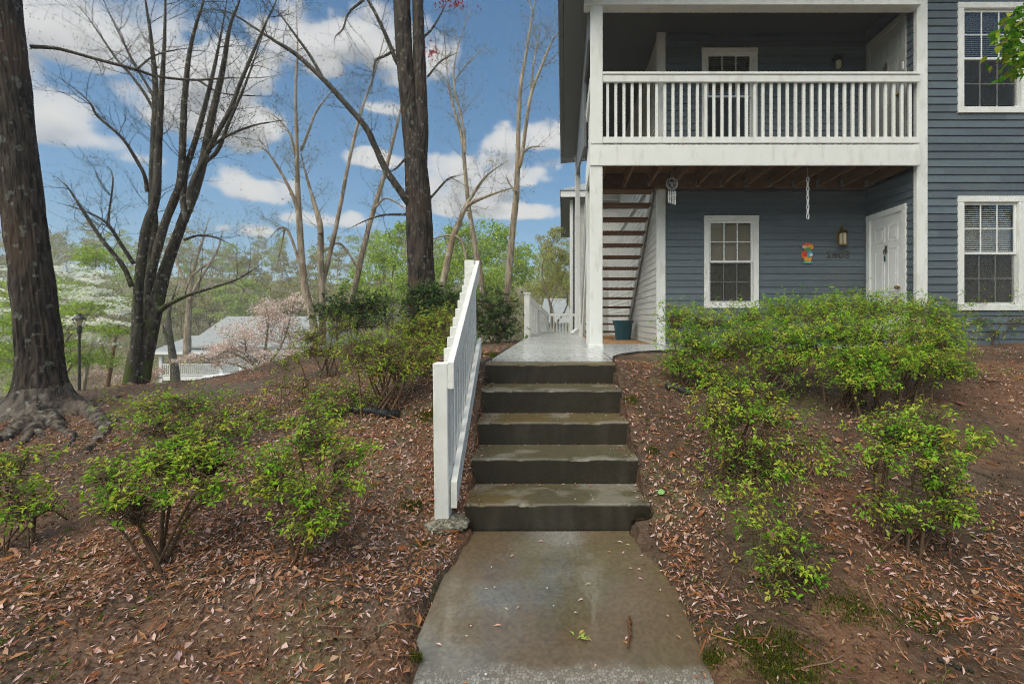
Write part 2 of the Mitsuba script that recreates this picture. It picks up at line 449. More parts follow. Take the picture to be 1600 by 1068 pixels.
# ------------------------------------------------------------------ ground
STEPS_Y = [2.99, 3.324, 3.653, 3.946, 4.257]
STEPS_H = [-1.19, -0.997, -0.806, -0.597, -0.40]
SHEAR = -0.066
CTRL = np.array([
    (-.62, 1, -1.42), (.62, 1, -1.42), (0, 0, -1.43), (0, -3, -1.45), (-.66, 2.8, -1.37), (.64, 2.75, -1.355), (-.64, 2, -1.39), (.63, 2, -1.39),
    (-3, 1, -1.42), (-6, 0, -1.42), (-7, -3, -1.45), (7, -3, -1.45), (3, 1, -1.42), (6, 1, -1.38), (-2, 1.8, -1.37), (2, 1.7, -1.38),
    (-.85, 2.95, -1.26), (-.87, 3.35, -1.07), (-.87, 3.65, -.90), (-.92, 4.0, -.68), (-.97, 4.35, -.48), (-.98, 5, -.43), (-1.0, 8, -.43), (-1.1, 10.7, -.45),
    (-2.07, 2.37, -1.26), (-1.4, 2.4, -1.26), (-1.6, 3.3, -1.0), (-1.65, 4.05, -.76), (-1.7, 5, -.55), (-3.1, 3.7, -1.06), (-3, 5.5, -.78), (-2.6, 7, -.52), (-2.5, 9, -.5),
    (-4.4, 8, -.53), (-5.5, 7.5, -.94), (-6.6, 7.0, -1.03), (-5.7, 5.0, -1.06), (-7.5, 5.0, -1.15), (-5, 4.1, -1.17), (-3.1, 2.56, -1.3), (-4.2, 6, -.95), (-7, 3, -1.3),
    (-4.4, 10, -.95), (-6, 9.2, -1.7), (-8, 8, -1.9), (-6, 12, -2.7), (-3, 12, -1.1), (-9, 5, -1.6), (-10, 10, -3.0), (-1.3, 13, -.7), (-1.8, 16, -1.5), (0, 14, -.45), (2, 14, -.45),
    (.72, 2.95, -1.22), (.74, 3.3, -1.02), (.73, 3.65, -.84), (.68, 4.0, -.64), (.62, 4.35, -.46), (.66, 5.0, -.44), (1.2, 5.8, -.46), (2.5, 6.3, -.43), (5, 6.5, -.38), (7, 6.6, -.33), (9, 6.6, -.33),
    (1.2, 2.9, -1.06), (1.9, 2.5, -1.22), (1.2, 2.2, -1.32), (2.25, 3.6, -.80), (3.5, 3.5, -.86), (3.6, 5, -.52), (1.5, 4.5, -.62), (5, 3, -1.02), (6.5, 4.5, -.62), (8, 3, -1.0), (3, 2.4, -1.24), (1.1, 3.6, -.88),
    (1, 9, -.47), (4, 9, -.47), (7, 9, -.47), (1, 12, -.47)])
_rbf = RBFInterpolator(CTRL[:, :2], CTRL[:, 2], kernel='thin_plate_spline', smoothing=0.0005)


def far_height(x, y):
    left = ns(3.0, -5.0, x)
    v = -0.5 - 4.9 * ns(8, 27, y) * left - 2.3 * ns(14, 34, y) * (1 - left)
    v = v - 3.0 * ns(3, -6, x) * ns(-6, -22, x) * ns(2, 12, y) * (1 - ns(8, 27, y))
    v = v + 15.0 * ns(50, 112, y) + 3.0 * (meshkit.fbm(np.stack([x * .02, y * .02, x * 0], -1), 3) - .5) * ns(50, 90, y)
    v = v - 0.95 * ns(3, 0, y)
    return v


def edge_x(y):
    """Left and right edge of the lower path and of the stairs."""
    y = np.asarray(y, float)
    l = np.where(y < 2.99, -.60 - .02 * y, -.635 + SHEAR * (y - 2.99))
    r = np.where(y < 2.99, .645 - .02 * y, .565 + SHEAR * (y - 2.99))
    return l, r


def path_h(y):
    return np.where(np.asarray(y) < 2.99, -1.425 + 0.06 * np.clip(np.asarray(y) / 2.99, -1, 1), -1.365)


def soft(x, y):
    x, y = np.asarray(x, float), np.asarray(y, float)
    h = _rbf(np.stack([x.ravel(), y.ravel()], 1)).reshape(x.shape)
    w = 1 - np.clip(np.maximum.reduce([(np.abs(x) - 8) / 5, (y - 11) / 6, (-y - 2) / 4, 0 * x]), 0, 1)
    w = w * w * (3 - 2 * w)
    return h * w + far_height(x, y) * (1 - w)


def gh(x, y):
    """Height h of the ground (relative to the eye)."""
    x, y = np.asarray(x, float), np.asarray(y, float)
    h = soft(x, y)
    q = np.stack([x * 3.1, y * 3.1, x * 0], -1)
    near = 1 - ns(10, 18, np.hypot(x, y))
    h = h + near * (0.05 * (meshkit.fbm(q, 4, 2) - .5) + 0.018 * (meshkit.noise(q * 6, 5) - .5))
    l, r = edge_x(y)
    d = np.minimum(x - l, r - x)                   # inside the path
    wob = 0.22 * (meshkit.fbm(np.stack([x * 3.3, y * 3.3, x * 0 + 9], -1), 4, 6) - .44) * np.where((x > 0) & (y < 2.5), .35, 1.0) + 0.10 * ns(2.3, 2.95, y) * (x > 0)
    on = (y < 2.99)
    top = path_h(y)
    inside = ns(0.0, 0.03, d - wob)
    h = np.where(on, h * (1 - inside) + (np.minimum(h, top - .05)) * inside, h)
    rim = on & (d - wob <= 0.012) & (d > -.16)
    h = np.where(rim, np.maximum(h, top + .004 + .035 * ns(0.012, -.10, d - wob)), h)
    st = (y >= 2.96) & (y < 4.3)
    stair = np.interp(y, [2.9, 2.99, 4.257, 4.4], [-1.45, -1.45, -.95, -.75])
    h = np.where(st & (d > 0.02), np.minimum(h, stair), h)
    # under the upper walkway, the slab and the house
    k = (y >= 4.25) & (y < 15.6) & (x > -.76 - .02 * (y - 4.26)) & (x < .52)
    h = np.where(k, np.minimum(h, -.47), h)
    k = (y > 6.62) & (x > .3) & (x < 5.3) & (y < 14)
    h = np.where(k, np.minimum(h, -.56), h)
    return h


def G(px, py):
    """The point where the ray through a pixel meets the ground."""
    t = np.geomspace(1.2, 150, 1500)
    x, z = (px - CX) / F * t, (CY - py) / F * t
    below = np.nonzero(z < gh(x, t))[0]
    y = t[below[0]] if len(below) else 20.0
    return np.array([(px - CX) / F * y, y, EYE + float(gh((px - CX) / F * y, y))])


def axis(lo, hi, n, c, s):
    u = np.linspace(np.arcsinh((lo - c) / s), np.arcsinh((hi - c) / s), n)
    return c + s * np.sinh(u)


gx, gy = axis(-500, 500, 720, 0.0, 1.25), axis(-60, 900, 640, 2.6, 1.4)
X, Yg = np.meshgrid(gx, gy, indexing='ij')
Hg = gh(X, Yg)
i, j = np.meshgrid(np.arange(len(gx) - 1), np.arange(len(gy) - 1), indexing='ij')
n_ = len(gy)
quads = np.stack([i * n_ + j, (i + 1) * n_ + j, (i + 1) * n_ + j + 1, i * n_ + j + 1], -1).reshape(-1, 4)
put('ground', trimesh.Trimesh(np.stack([X.ravel(), Yg.ravel(), Hg.ravel() + EYE], 1), np.vstack([quads[:, [0, 1, 2]], quads[:, [0, 2, 3]]]), process=False), 'ground', True, kind='structure')

# ------------------------------------------------------------------ lower path, stairs, upper walkway
def path_strip(y0, y1, n, drop=0.12):
    y = np.linspace(y0, y1, n); u = np.linspace(0, 1, 16)
    l, r = edge_x(np.minimum(y, 2.9899))
    xx = l[:, None] + (r - l)[:, None] * u
    hh = path_h(np.minimum(y, 2.98))[:, None] + 0 * xx + 0.006 * (meshkit.fbm(np.stack([xx * 2, y[:, None] + 0 * xx, 0 * xx], -1), 3) - .5)
    edge = np.minimum(u, 1 - u)
    hh = hh - 0.012 * (edge == 0)
    v = np.stack([xx, y[:, None] + 0 * xx, hh + EYE], -1).reshape(-1, 3)
    i, j = np.meshgrid(np.arange(n - 1), np.arange(15), indexing='ij')
    q = np.stack([i * 16 + j, i * 16 + j + 1, (i + 1) * 16 + j + 1, (i + 1) * 16 + j], -1).reshape(-1, 4)
    mb = MB().add(v, q)
    for side in (0, 15):
        a = v.reshape(n, 16, 3)[:, side]
        s = np.vstack([a, a - [0, 0, drop]])
        k = np.arange(n - 1)
        qq = np.stack([k, k + 1, k + 1 + n, k + n], 1)
        mb.add(s, qq if side == 0 else qq[:, ::-1])
    for row in (0, n - 1):
        a = v.reshape(n, 16, 3)[row]
        s = np.vstack([a, a - [0, 0, drop]])
        k = np.arange(15)
        qq = np.stack([k, k + 1, k + 17, k + 16], 1)
        mb.add(s, qq[:, ::-1] if row == 0 else qq)
    return mb


for y0, y1 in ((-3.0, -1.46), (-1.45, 0.09), (0.10, 1.62), (1.63, 2.985)):
    put('path__slab', path_strip(y0, y1, 60), 'path', 40)
tag('path', kind='structure')


def step_mesh(k):
    """One concrete step: riser with a worn round nosing, tread rising slightly to the next riser."""
    y, h = STEPS_Y[k], STEPS_H[k]
    y1 = STEPS_Y[k + 1] if k < 4 else y + 0.20
    under = STEPS_H[k - 1] + .012 if k else -1.365
    prof = [(y + .012, under - .10)]
    r = .022
    for a in np.linspace(180, 90, 6):
        prof.append((y + r + r * math.cos(math.radians(a)), h - r + r * math.sin(math.radians(a))))
    if k < 4:
        prof += [(y1 + .003, h + .010), (y1 + .003, under - .10)]
    else:
        prof += [(y1, h + .002), (y1, under - .10)]
    n = 150
    us = np.linspace(0, 1, n)
    prof = np.array(prof); m = len(prof)
    V = np.zeros((n, m, 3))
    w = 1.2
    for i_, u in enumerate(us):
        V[i_, :, 0] = -.635 + w * u + SHEAR * (prof[:, 0] - 2.99)
        V[i_, :, 1] = prof[:, 0]
        V[i_, :, 2] = prof[:, 1]
    q = np.stack([V[..., 0] * 7, V[..., 1] * 7 + k, V[..., 2] * 7], -1)
    front = np.array([1.0] * (m - 2) + [0.15, 0])
    V[..., 1] += (meshkit.fbm(q, 4, k) - .5) * .011 * front
    V[..., 2] += (meshkit.fbm(q + 50, 4, k) - .5) * .007 * front
    chip = ns(.52, .78, meshkit.fbm(np.stack([V[..., 0] * 13, V[..., 1] * 0 + k * 3.7, V[..., 0] * 0], -1), 3, 17 + k))
    nose = np.zeros(m); nose[2:7] = [.5, .9, 1, .9, .5]
    V[..., 1] += .009 * chip * nose
    V[..., 2] -= .007 * chip * nose
    V[..., 2] += EYE
    mb = MB()
    i_, j_ = np.meshgrid(np.arange(n - 1), np.arange(m), indexing='ij')
    jn = (j_ + 1) % m
    mb.add(V.reshape(-1, 3), np.stack([i_ * m + j_, i_ * m + jn, (i_ + 1) * m + jn, (i_ + 1) * m + j_], -1).reshape(-1, 4)[:, ::-1])
    for e, s in ((0, 1), (n - 1, -1)):
        f = np.array([[0, t, t + 1] for t in range(1, m - 1)])
        mb.add(V[e], f if s > 0 else f[:, ::-1])
    return mb


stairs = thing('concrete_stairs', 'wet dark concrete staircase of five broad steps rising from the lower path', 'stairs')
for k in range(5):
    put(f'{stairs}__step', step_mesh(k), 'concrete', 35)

# the upper walkway: three slabs with joints
def wl(y):
    return -.717 - .022 * (y - 4.26) if y < 10.8 else -.86 + .085 * (y - 10.8)


ys = [4.462, 6.2, 7.9, 9.6, 11.3, 13.2, 15.3]
for a, b in zip(ys[:-1], ys[1:]):
    b -= .008
    rx = lambda y: .485 if y < 5.0 else .50
    poly = [(wl(a), a), (rx(a), a), (rx(b), b), (wl(b), b)]
    put('walkway__slab', slab(poly, -.55, -.398 - .0007 * ys.index(a)), 'walk')
tag('walkway', kind='structure')
porch_poly = [(.505, 4.75), (.56, 5.2), (.72, 5.62), (1.0, 6.02), (1.5, 6.36), (2.2, 6.52), (5.05, 6.55), (5.05, 7.76), (.505, 7.76)]
put('porch_slab', slab(porch_poly, -.56, -.402), 'walk', kind='structure')
put('mulch_bed', slab([(.507, 7.765), (1.60, 7.765), (1.60, 13.0), (.507, 13.0)], -.60, -.425), 'mulch', kind='structure')

# ------------------------------------------------------------------ the apartment building
B = thing('apartment_building', 'two storey grey blue clapboard apartment building with a white balcony over its porch', 'building')
EXPO = 0.1135
YF, YB, XS, XD = 6.70, 7.80, 1.62, 5.13       # front wall, porch back wall, stairwell side wall, door wall


def clip_rects(u0, u1, a, b, holes):
    """The rectangle [u0,u1] x [a,b] less the holes, as rectangles."""
    rects = [(u0, u1, a, b)]
    for (p, q, c, d) in holes:
        out = []
        for (r0, r1, s0, s1) in rects:
            if q <= r0 or p >= r1 or d <= s0 or c >= s1:
                out.append((r0, r1, s0, s1)); continue
            if p > r0: out.append((r0, p, s0, s1))
            if q < r1: out.append((q, r1, s0, s1))
            m0, m1 = max(p, r0), min(q, r1)
            if c > s0: out.append((m0, m1, s0, c))
            if d < s1: out.append((m0, m1, d, s1))
        rects = out
    return [r for r in rects if r[1] - r[0] > .012 and r[3] - r[2] > .008]


_sid = {}


def siding(wall, origin, udir, ndir, u0, u1, h0, h1, holes=(), mat='siding'):
    """A wall: a backing part and lapped boards, each board a piece of its own. origin + u*udir, facing ndir."""
    udir, ndir = np.array(udir, float), np.array(ndir, float)
    key = f'{B}__{wall}'
    back = MB()
    for (a, b, c, d) in clip_rects(u0, u1, h0, h1, holes):
        m = trimesh.creation.box((b - a, .10, d - c))
        v = m.vertices + [(a + b) / 2, -.052, (c + d) / 2]
        back.add(np.array(origin) + v[:, :1] * udir + v[:, 1:2] * ndir + v[:, 2:] * [0, 0, 1] + [0, 0, EYE], m.faces)
    key = put(key, back, mat)
    n = int(math.ceil((h1 - h0) / EXPO))
    for k in range(n):
        a, b = h0 + k * EXPO, min(h0 + (k + 1) * EXPO, h1)
        pieces = []
        for (r0, r1, s0, s1) in clip_rects(u0, u1, a, b, holes):
            if r1 - r0 > 2.0 and k % 3 == 1:      # a butt joint
                j_ = round(r0 + (r1 - r0) * random.choice((.25, .4, .55, .7)), 3)
                pieces += [(r0, j_ - .0015, s0, s1), (j_ + .0015, r1, s0, s1)]
            else:
                pieces.append((r0, r1, s0, s1))
        for (r0, r1, s0, s1) in pieces:
            L, Hh = round(r1 - r0, 4), round(s1 - s0 + .001, 4)
            if (L, Hh, mat, tuple(ndir)) not in _sid:
                # wedge: thick butt at the bottom, thin at the top, bottom edge 3 mm rounded
                prof = [(0.0, 0), (.020, .0), (.022, .004), (.004, Hh), (0.0, Hh)]
                v = np.array([(u, y, z) for u in (0, L) for (y, z) in prof])
                f = []
                m = 5
                for t in range(m):
                    f.append([t, (t + 1) % m, m + (t + 1) % m, m + t])
                f = np.array(f)
                f = np.vstack([f[:, [0, 1, 2]], f[:, [0, 2, 3]], [[0, 2, 1], [0, 3, 2], [0, 4, 3]], [[5, 6, 7], [5, 7, 8], [5, 8, 9]]])
                w = v[:, :1] * udir + v[:, 1:2] * ndir + v[:, 2:] * [0, 0, 1]
                _sid[L, Hh, mat, tuple(ndir)] = mikit.ply(trimesh.Trimesh(w, f, process=False), 'mat_' + mat)
            o = np.array(origin) + r0 * udir + [0, 0, s0 + EYE] + (0.0005 + .0012 * random.random()) * ndir
            scene[numbered(f'{key}__siding_board')] = {**_sid[L, Hh, mat, tuple(ndir)], 'to_world': T().translate([float(t) for t in o])}
    return key


def window(x0, x1, h0, h1, yw, label=None, blind='blind', angle=35, drop=1.0, sticker=False):
    """A double hung window in a wall that faces -y: casing, two sashes with 3 x 2 panes each, blind, dark room behind."""
    w = tag(numbered(f'{B}__window'), label)
    cw = .085
    y = yw
    for lo, hi in (((x0, y - .034, h0 + cw), (x0 + cw, y + .05, h1 - cw)), ((x1 - cw, y - .034, h0 + cw), (x1, y + .05, h1 - cw)),
                   ((x0 - .004, y - .037, h1 - cw + .0), (x1 + .004, y + .05, h1)), ((x0 - .004, y - .040, h0), (x1 + .004, y + .05, h0 + cw))):
        box(f'{w}__casing', lo, hi, 'white')
    a, b, c, d = x0 + cw + .002, x1 - cw - .002, h0 + cw + .002, h1 - cw - .002
    mid = (c + d) / 2
    sw = .034
    for (s0, s1, yo) in ((mid - .012, d, .004), (c, mid + .018, .030)):
        mb = MB()
        for lo, hi in (((a, y + yo, s0), (a + sw, y + yo + .022, s1)), ((b - sw, y + yo, s0), (b, y + yo + .022, s1)), ((a + sw, y + yo + .001, s0), (b - sw, y + yo + .021, s0 + sw)), ((a + sw, y + yo + .001, s1 - sw), (b - sw, y + yo + .021, s1))):
            lo, hi = np.array(lo), np.array(hi)
            m = chamfer(*(hi - lo), .003); m.vertices = m.vertices + (lo + hi) / 2 + [0, 0, EYE]
            mb.mesh(m)
        put(f'{w}__sash', mb, 'white_clean')
        g0, g1, k0, k1 = a + sw, b - sw, s0 + sw, s1 - sw
        mw = .016
        xs = [g0 + (g1 - g0) * t / 3 for t in range(4)]
        km = (k0 + k1) / 2
        for t in (1, 2):
            box(f'{w}__muntin', (xs[t] - mw / 2, y + yo + .005, k0 - .002), (xs[t] + mw / 2, y + yo + .019, k1 + .002), 'white_clean', .003)
        box(f'{w}__muntin', (g0 - .002, y + yo + .007, km - mw / 2), (g1 + .002, y + yo + .017, km + mw / 2), 'white_clean', .003)
        for t in range(3):
            for r0, r1 in ((k0, km), (km, k1)):
                q = np.array([(xs[t], y + yo + .012, r0), (xs[t + 1], y + yo + .012, r0), (xs[t + 1], y + yo + .012, r1), (xs[t], y + yo + .012, r1)]) + [0, 0, EYE]
                put(f'{w}__pane', trimesh.Trimesh(q, [[0, 1, 2], [0, 2, 3]], process=False), 'pane')
    q = np.array([(a + sw, y + .002, c + sw), (b - sw, y + .002, c + sw), (b - sw, y + .002, mid - .02), (a + sw, y + .002, mid - .02)]) + [0, 0, EYE]
    put(f'{w}__insect_screen', trimesh.Trimesh(q, [[0, 1, 2], [0, 2, 3]], process=False), 'screen')
    mb = MB()
    ang = math.radians(angle)
    lo = d - (d - c) * drop
    for z in np.arange(lo + .02, d - .01, .030):
        hw = .019
        p0 = np.array([[a + .01, y + .085 - hw * math.cos(ang), z - hw * math.sin(ang)], [b - .01, y + .085 - hw * math.cos(ang), z - hw * math.sin(ang)],
                       [b - .01, y + .085 + hw * math.cos(ang), z + hw * math.sin(ang)], [a + .01, y + .085 + hw * math.cos(ang), z + hw * math.sin(ang)]]) + [0, 0, EYE]
        mb.add(np.vstack([p0, p0 - [0, 0, .0015]]), [[0, 1, 2, 3], [7, 6, 5, 4], [0, 4, 5, 1], [3, 2, 6, 7]])
    put(f'{w}__blind', mb, blind, kind='stuff')
    x_a, x_b, z_a, z_b, y_a, y_b = a - .06, b + .06, c - .06, d + .06, y + .055, y + .6
    v = np.array([(x, yy, z) for x in (x_a, x_b) for yy in (y_a, y_b) for z in (z_a, z_b)]) + [0, 0, EYE]
    put(f'{w}__room', trimesh.Trimesh(v, np.array([[0, 1, 3], [0, 3, 2], [4, 6, 7], [4, 7, 5], [0, 2, 6], [0, 6, 4], [1, 5, 7], [1, 7, 3], [2, 3, 7], [2, 7, 6]]), process=False), 'room')
    return w


# walls with their openings
WF = [(5.72, 6.68, .14, 1.796), (5.72, 6.72, 3.0, 4.60)]
WBl, WBu = (2.38, 3.30, .205, 1.766), (2.34, 3.28, 2.98, 4.59)
inset = lambda r, e=.02: (r[0] + e, r[1] - e, r[2] + e, r[3] - e)
siding('front_wall', (0, YF, 0), (1, 0, 0), (0, -1, 0), 5.255, 9.0, -.50, 5.65, [inset(r) for r in WF])
siding('porch_wall', (0, YB, 0), (1, 0, 0), (0, -1, 0), XS + .10, XD + .02, -.46, 2.20, [inset(WBl)])
siding('balcony_wall', (0, YB, 0), (1, 0, 0), (0, -1, 0), XS + .10, XD + .02, 2.52, 4.86, [inset(WBu)])
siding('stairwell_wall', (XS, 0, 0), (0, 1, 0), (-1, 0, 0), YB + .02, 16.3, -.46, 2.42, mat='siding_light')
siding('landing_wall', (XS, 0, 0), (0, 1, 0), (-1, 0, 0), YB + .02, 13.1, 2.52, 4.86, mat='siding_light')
DL, DU = (6.86, 7.76, -.43, 1.74), (6.86, 7.76, 2.5, 4.62)
siding('porch_side_wall', (XD, 0, 0), (0, 1, 0), (-1, 0, 0), YF + .02, YB - .02, -.46, 2.20, [inset(DL, .05)])
siding('balcony_side_wall', (XD, 0, 0), (0, 1, 0), (-1, 0, 0), YF + .02, YB - .02, 2.52, 4.86, [inset(DU, .05)])
window(*WF[0], YF, 'ground floor window with white blinds half drawn, right of the corner board', 'blind', 38)
window(*WF[1], YF, 'upper right window behind the leafy branch', 'blind', 20)
window(*WBl, YB, 'ground floor porch window with a beige blind', 'blind_beige', 80)
window(*WBu, YB, 'upper window behind the balcony railing', 'blind', 18)
# boards at the corners
box(f'{B}__corner_board', (XS - .035, YB - .035, -.50), (XS + .105, YB + .06, 2.20), 'white')
box(f'{B}__corner_board', (XS - .035, YB - .035, 2.525), (XS + .105, YB + .06, 4.85), 'white')
box(f'{B}__corner_board', (5.105, YF - .05, -.52), (5.262, YF + .02, 5.6), 'white')
box(f'{B}__corner_board', (5.135, YF + .022, -.52), (5.25, YF + .06, 5.6), 'white')
box(f'{B}__foundation', (5.26, YF - .02, -1.0), (9.0, YF + .1, -.505), 'far_wall')


def door(y0, y1, h0, h1, label, mat, lower):
    """A six panel door in the wall at x = XD that faces -x."""
    d = tag(numbered(f'{B}__door'), label)
    x = XD
    cw = .085
    for lo, hi in (((x - .036, y0, h0), (x + .04, y0 + cw, h1 - cw)), ((x - .036, y1 - cw, h0), (x + .04, y1, h1 - cw)), ((x - .039, y0 - .004, h1 - cw), (x + .04, y1 + .004, h1))):
        box(f'{d}__casing', lo, hi, 'white_clean' if lower else mat)
    a, b, c, e = y0 + cw + .003, y1 - cw - .003, h0 + .01, h1 - cw - .003
    leaf = MB()
    xf = x - .004
    m = trimesh.creation.box((.04, b - a, e - c)); m.vertices = m.vertices + [xf + .02, (a + b) / 2, (c + e) / 2 + EYE]
    leaf.mesh(m)
    put(f'{d}__leaf', leaf, mat)
    W_, H_ = b - a, e - c
    for (v0, v1) in ((.80, .92), (.42, .75), (.08, .36)):
        for (u0, u1) in ((.14, .45), (.55, .86)):
            lo = np.array([xf - .010, a + W_ * u0, c + H_ * v0]); hi = np.array([xf - .0005, a + W_ * u1, c + H_ * v1])
            fr = MB()   # raised moulding round a raised field
            t = .018
            for q0, q1 in (((lo[1], lo[2]), (lo[1] + t, hi[2])), ((hi[1] - t, lo[2]), (hi[1], hi[2])), ((lo[1] + t, lo[2]), (hi[1] - t, lo[2] + t)), ((lo[1] + t, hi[2] - t), (hi[1] - t, hi[2]))):
                m = chamfer(.010, q1[0] - q0[0], q1[1] - q0[1], .004); m.vertices = m.vertices + [xf - .0045, (q0[0] + q1[0]) / 2, (q0[1] + q1[1]) / 2 + EYE]; fr.mesh(m)
            m = chamfer(.008, hi[1] - lo[1] - 5 * t, hi[2] - lo[2] - 5 * t, .004); m.vertices = m.vertices + [xf - .0035, (lo[1] + hi[1]) / 2, (lo[2] + hi[2]) / 2 + EYE]; fr.mesh(m)
            put(f'{d}__panel', fr, mat)
    k = trimesh.creation.icosphere(2, .030); k.vertices = k.vertices * [1.1, 1, 1] + [xf - .05, a + .07, c + .92 + EYE]
    mb = MB().mesh(k)
    mb.add(*tube([(xf + .01, a + .07, c + .92 + EYE), (xf - .04, a + .07, c + .92 + EYE)], .012, 10))
    put(f'{d}__knob', mb, 'brass', True)
    kn = MB()   # door knocker: plate and ring
    yk, zk = (a + b) / 2, c + H_ * .745 + EYE
    m = chamfer(.012, .05, .11, .004); m.vertices = m.vertices + [xf - .006, yk, zk]; kn.mesh(m)
    th = np.linspace(0, 2 * np.pi, 20)
    kn.add(*tube(np.stack([np.full(20, xf - .022), yk + .032 * np.sin(th), zk - .04 + .042 * np.cos(th)], 1), .007, 6))
    put(f'{d}__knocker', kn, 'number_metal', 35)
    return d, yk, zk, xf


d1, yk, zk, xf = door(*DL, 'white six panel front door on the porch', 'door_white', True)
tg = chamfer(.008, .035, .085, .003); tg.vertices = tg.vertices + [xf - .03, yk - .005, zk - .15]
put(f'{d1}__tag', tg, 'teal_pot', label='small teal tag hanging from the knocker')
d2, _, zu, xu = door(*DU, 'grey six panel door on the balcony', 'door_grey', False)
box(f'{d2}__bell', (XD - .05, 6.885, 3.75), (XD - .0365, 6.925, 3.87), 'white_clean')

# porch posts, beams, deck
def post(x0, x1, y0, y1, h0, h1, base=True):
    k = box(f'{B}__post', (x0, y0, h0), (x1, y1, h1), 'white', .006)
    if base:
        box(f'{k}__base_block', (x0 - .012, y0 - .012, h0 - .005), (x1 + .012, y1 + .012, h0 + .06), 'white', .006)


post(.385, .565, 6.60, 6.76, -.405, 2.205)
post(.40, .545, 7.84, 7.96, -.425, 2.205, False)
box(f'{B}__post', (.392, 6.575, 2.52), (.565, 6.74, 4.49), 'white', .006)
box(f'{B}__fascia_board', (.385, 6.575, 2.208), (5.10, 6.613, 2.503), 'white', .004)
box(f'{B}__fascia_board', (.385, 6.616, 2.208), (.423, 7.95, 2.503), 'white', .004)
box(f'{B}__balcony_beam', (.30, 6.56, 4.49), (5.104, 6.74, 4.60), 'white', .005)
box(f'{B}__gable_board', (.30, 6.60, 4.603), (5.104, 6.72, 5.65), 'siding_dark', .004)
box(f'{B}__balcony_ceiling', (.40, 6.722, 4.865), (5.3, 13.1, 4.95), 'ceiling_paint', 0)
deck = tag(f'{B}__deck')
for k in range(8):
    y0 = 6.62 + k * .148
    box(f'{deck}__plank', (.425, y0, 2.462), (5.125, y0 + .140, 2.498), 'joist_wood', .003)
box(f'{deck}__plank', (.425, 7.804, 2.462), (1.58, 7.95, 2.498), 'joist_wood', .003)
for k in range(12):
    xj = .62 + k * .405
    if xj < 5.08:
        box(f'{deck}__joist', (xj - .019, 6.617, 2.235), (xj + .019, 7.70, 2.460), 'joist_wood', .003)
        box(f'{deck}__joist_hanger', (xj - .022, 7.66, 2.230), (xj + .022, 7.732, 2.33), 'grey_metal', .001)
box(f'{deck}__ledger', (.425, 7.735, 2.215), (5.11, 7.775, 2.460), 'joist_wood', .003)
box(f'{deck}__landing_beam', (.425, 7.955, 2.215), (1.58, 8.0, 2.498), 'joist_wood', .003)

# balcony railing: front and left side
rl = tag(f'{B}__balcony_railing')
box(f'{rl}__rail_cap', (.567, 6.565, 3.505), (5.10, 6.70, 3.542), 'white', .006)
box(f'{rl}__top_rail', (.567, 6.585, 3.405), (5.10, 6.623, 3.503), 'white', .004)
box(f'{rl}__bottom_rail', (.567, 6.585, 2.532), (5.10, 6.623, 2.618), 'white', .004)
nb = 38
for k in range(nb):
    xb = .640 + k * (4.995 - .640) / (nb - 1)
    box(f'{rl}__baluster', (xb - .020, 6.625, 2.536), (xb + .020, 6.663, 3.495), 'white', .004)
box(f'{rl}__rail_cap', (.385, 6.742, 3.505), (.50, 7.95, 3.542), 'white', .006)
box(f'{rl}__top_rail', (.392, 6.742, 3.405), (.43, 7.95, 3.503), 'white', .004)
box(f'{rl}__bottom_rail', (.392, 6.742, 2.532), (.43, 7.95, 2.618), 'white', .004)
for k in range(9):
    yb_ = 6.82 + k * .125
    box(f'{rl}__baluster', (.432, yb_ - .020, 2.536), (.470, yb_ + .020, 3.495), 'white', .004)

# open riser staircase behind the porch, climbing towards the front
st = tag(f'{B}__staircase')
RZ, RR, RUN = -.45, .19, .26
for k in range(1, 16):
    y = 11.45 - RUN * k
    h = RZ + RR * k
    if h < 2.45 and y > 7.7:
        box(f'{st}__tread', (.53, y - .14, h - .042), (1.515, y + .14, h), 'tread_wood', .005)
for x, nm in ((.485, 'stringer'), (1.545, 'stringer')):
    a, b = (11.75, RZ - .05), (7.72, RZ - .05 + (11.75 - 7.72) / RUN * RR)
    m = prism([(a[0], a[1]), (a[0] - .32, a[1] - .0), (b[0] + .30, 2.20), (8.02, 2.42), (8.16, 2.49)], x - .021, x + .021)
    put(f'{st}__{nm}', m, 'white')
for lift, ww in ((.42, .09), (.88, .09)):
    put(f'{st}__handrail', bar(W(.45, 11.7, RZ + lift - .02), W(.45, 8.0, RZ + lift + 3.7 / RUN * RR - .02), .038, ww), 'white')
for k in range(0, 28):
    y = 11.55 - k * .13
    hb = RZ + (11.7 - y) / RUN * RR
    box(f'{st}__baluster', (.472, y - .018, hb + .40), (.506, y + .018, hb + .86), 'white', .003)
box(f'{st}__newel', (.41, 11.66, -.45), (.50, 11.75, .62), 'white', .005)

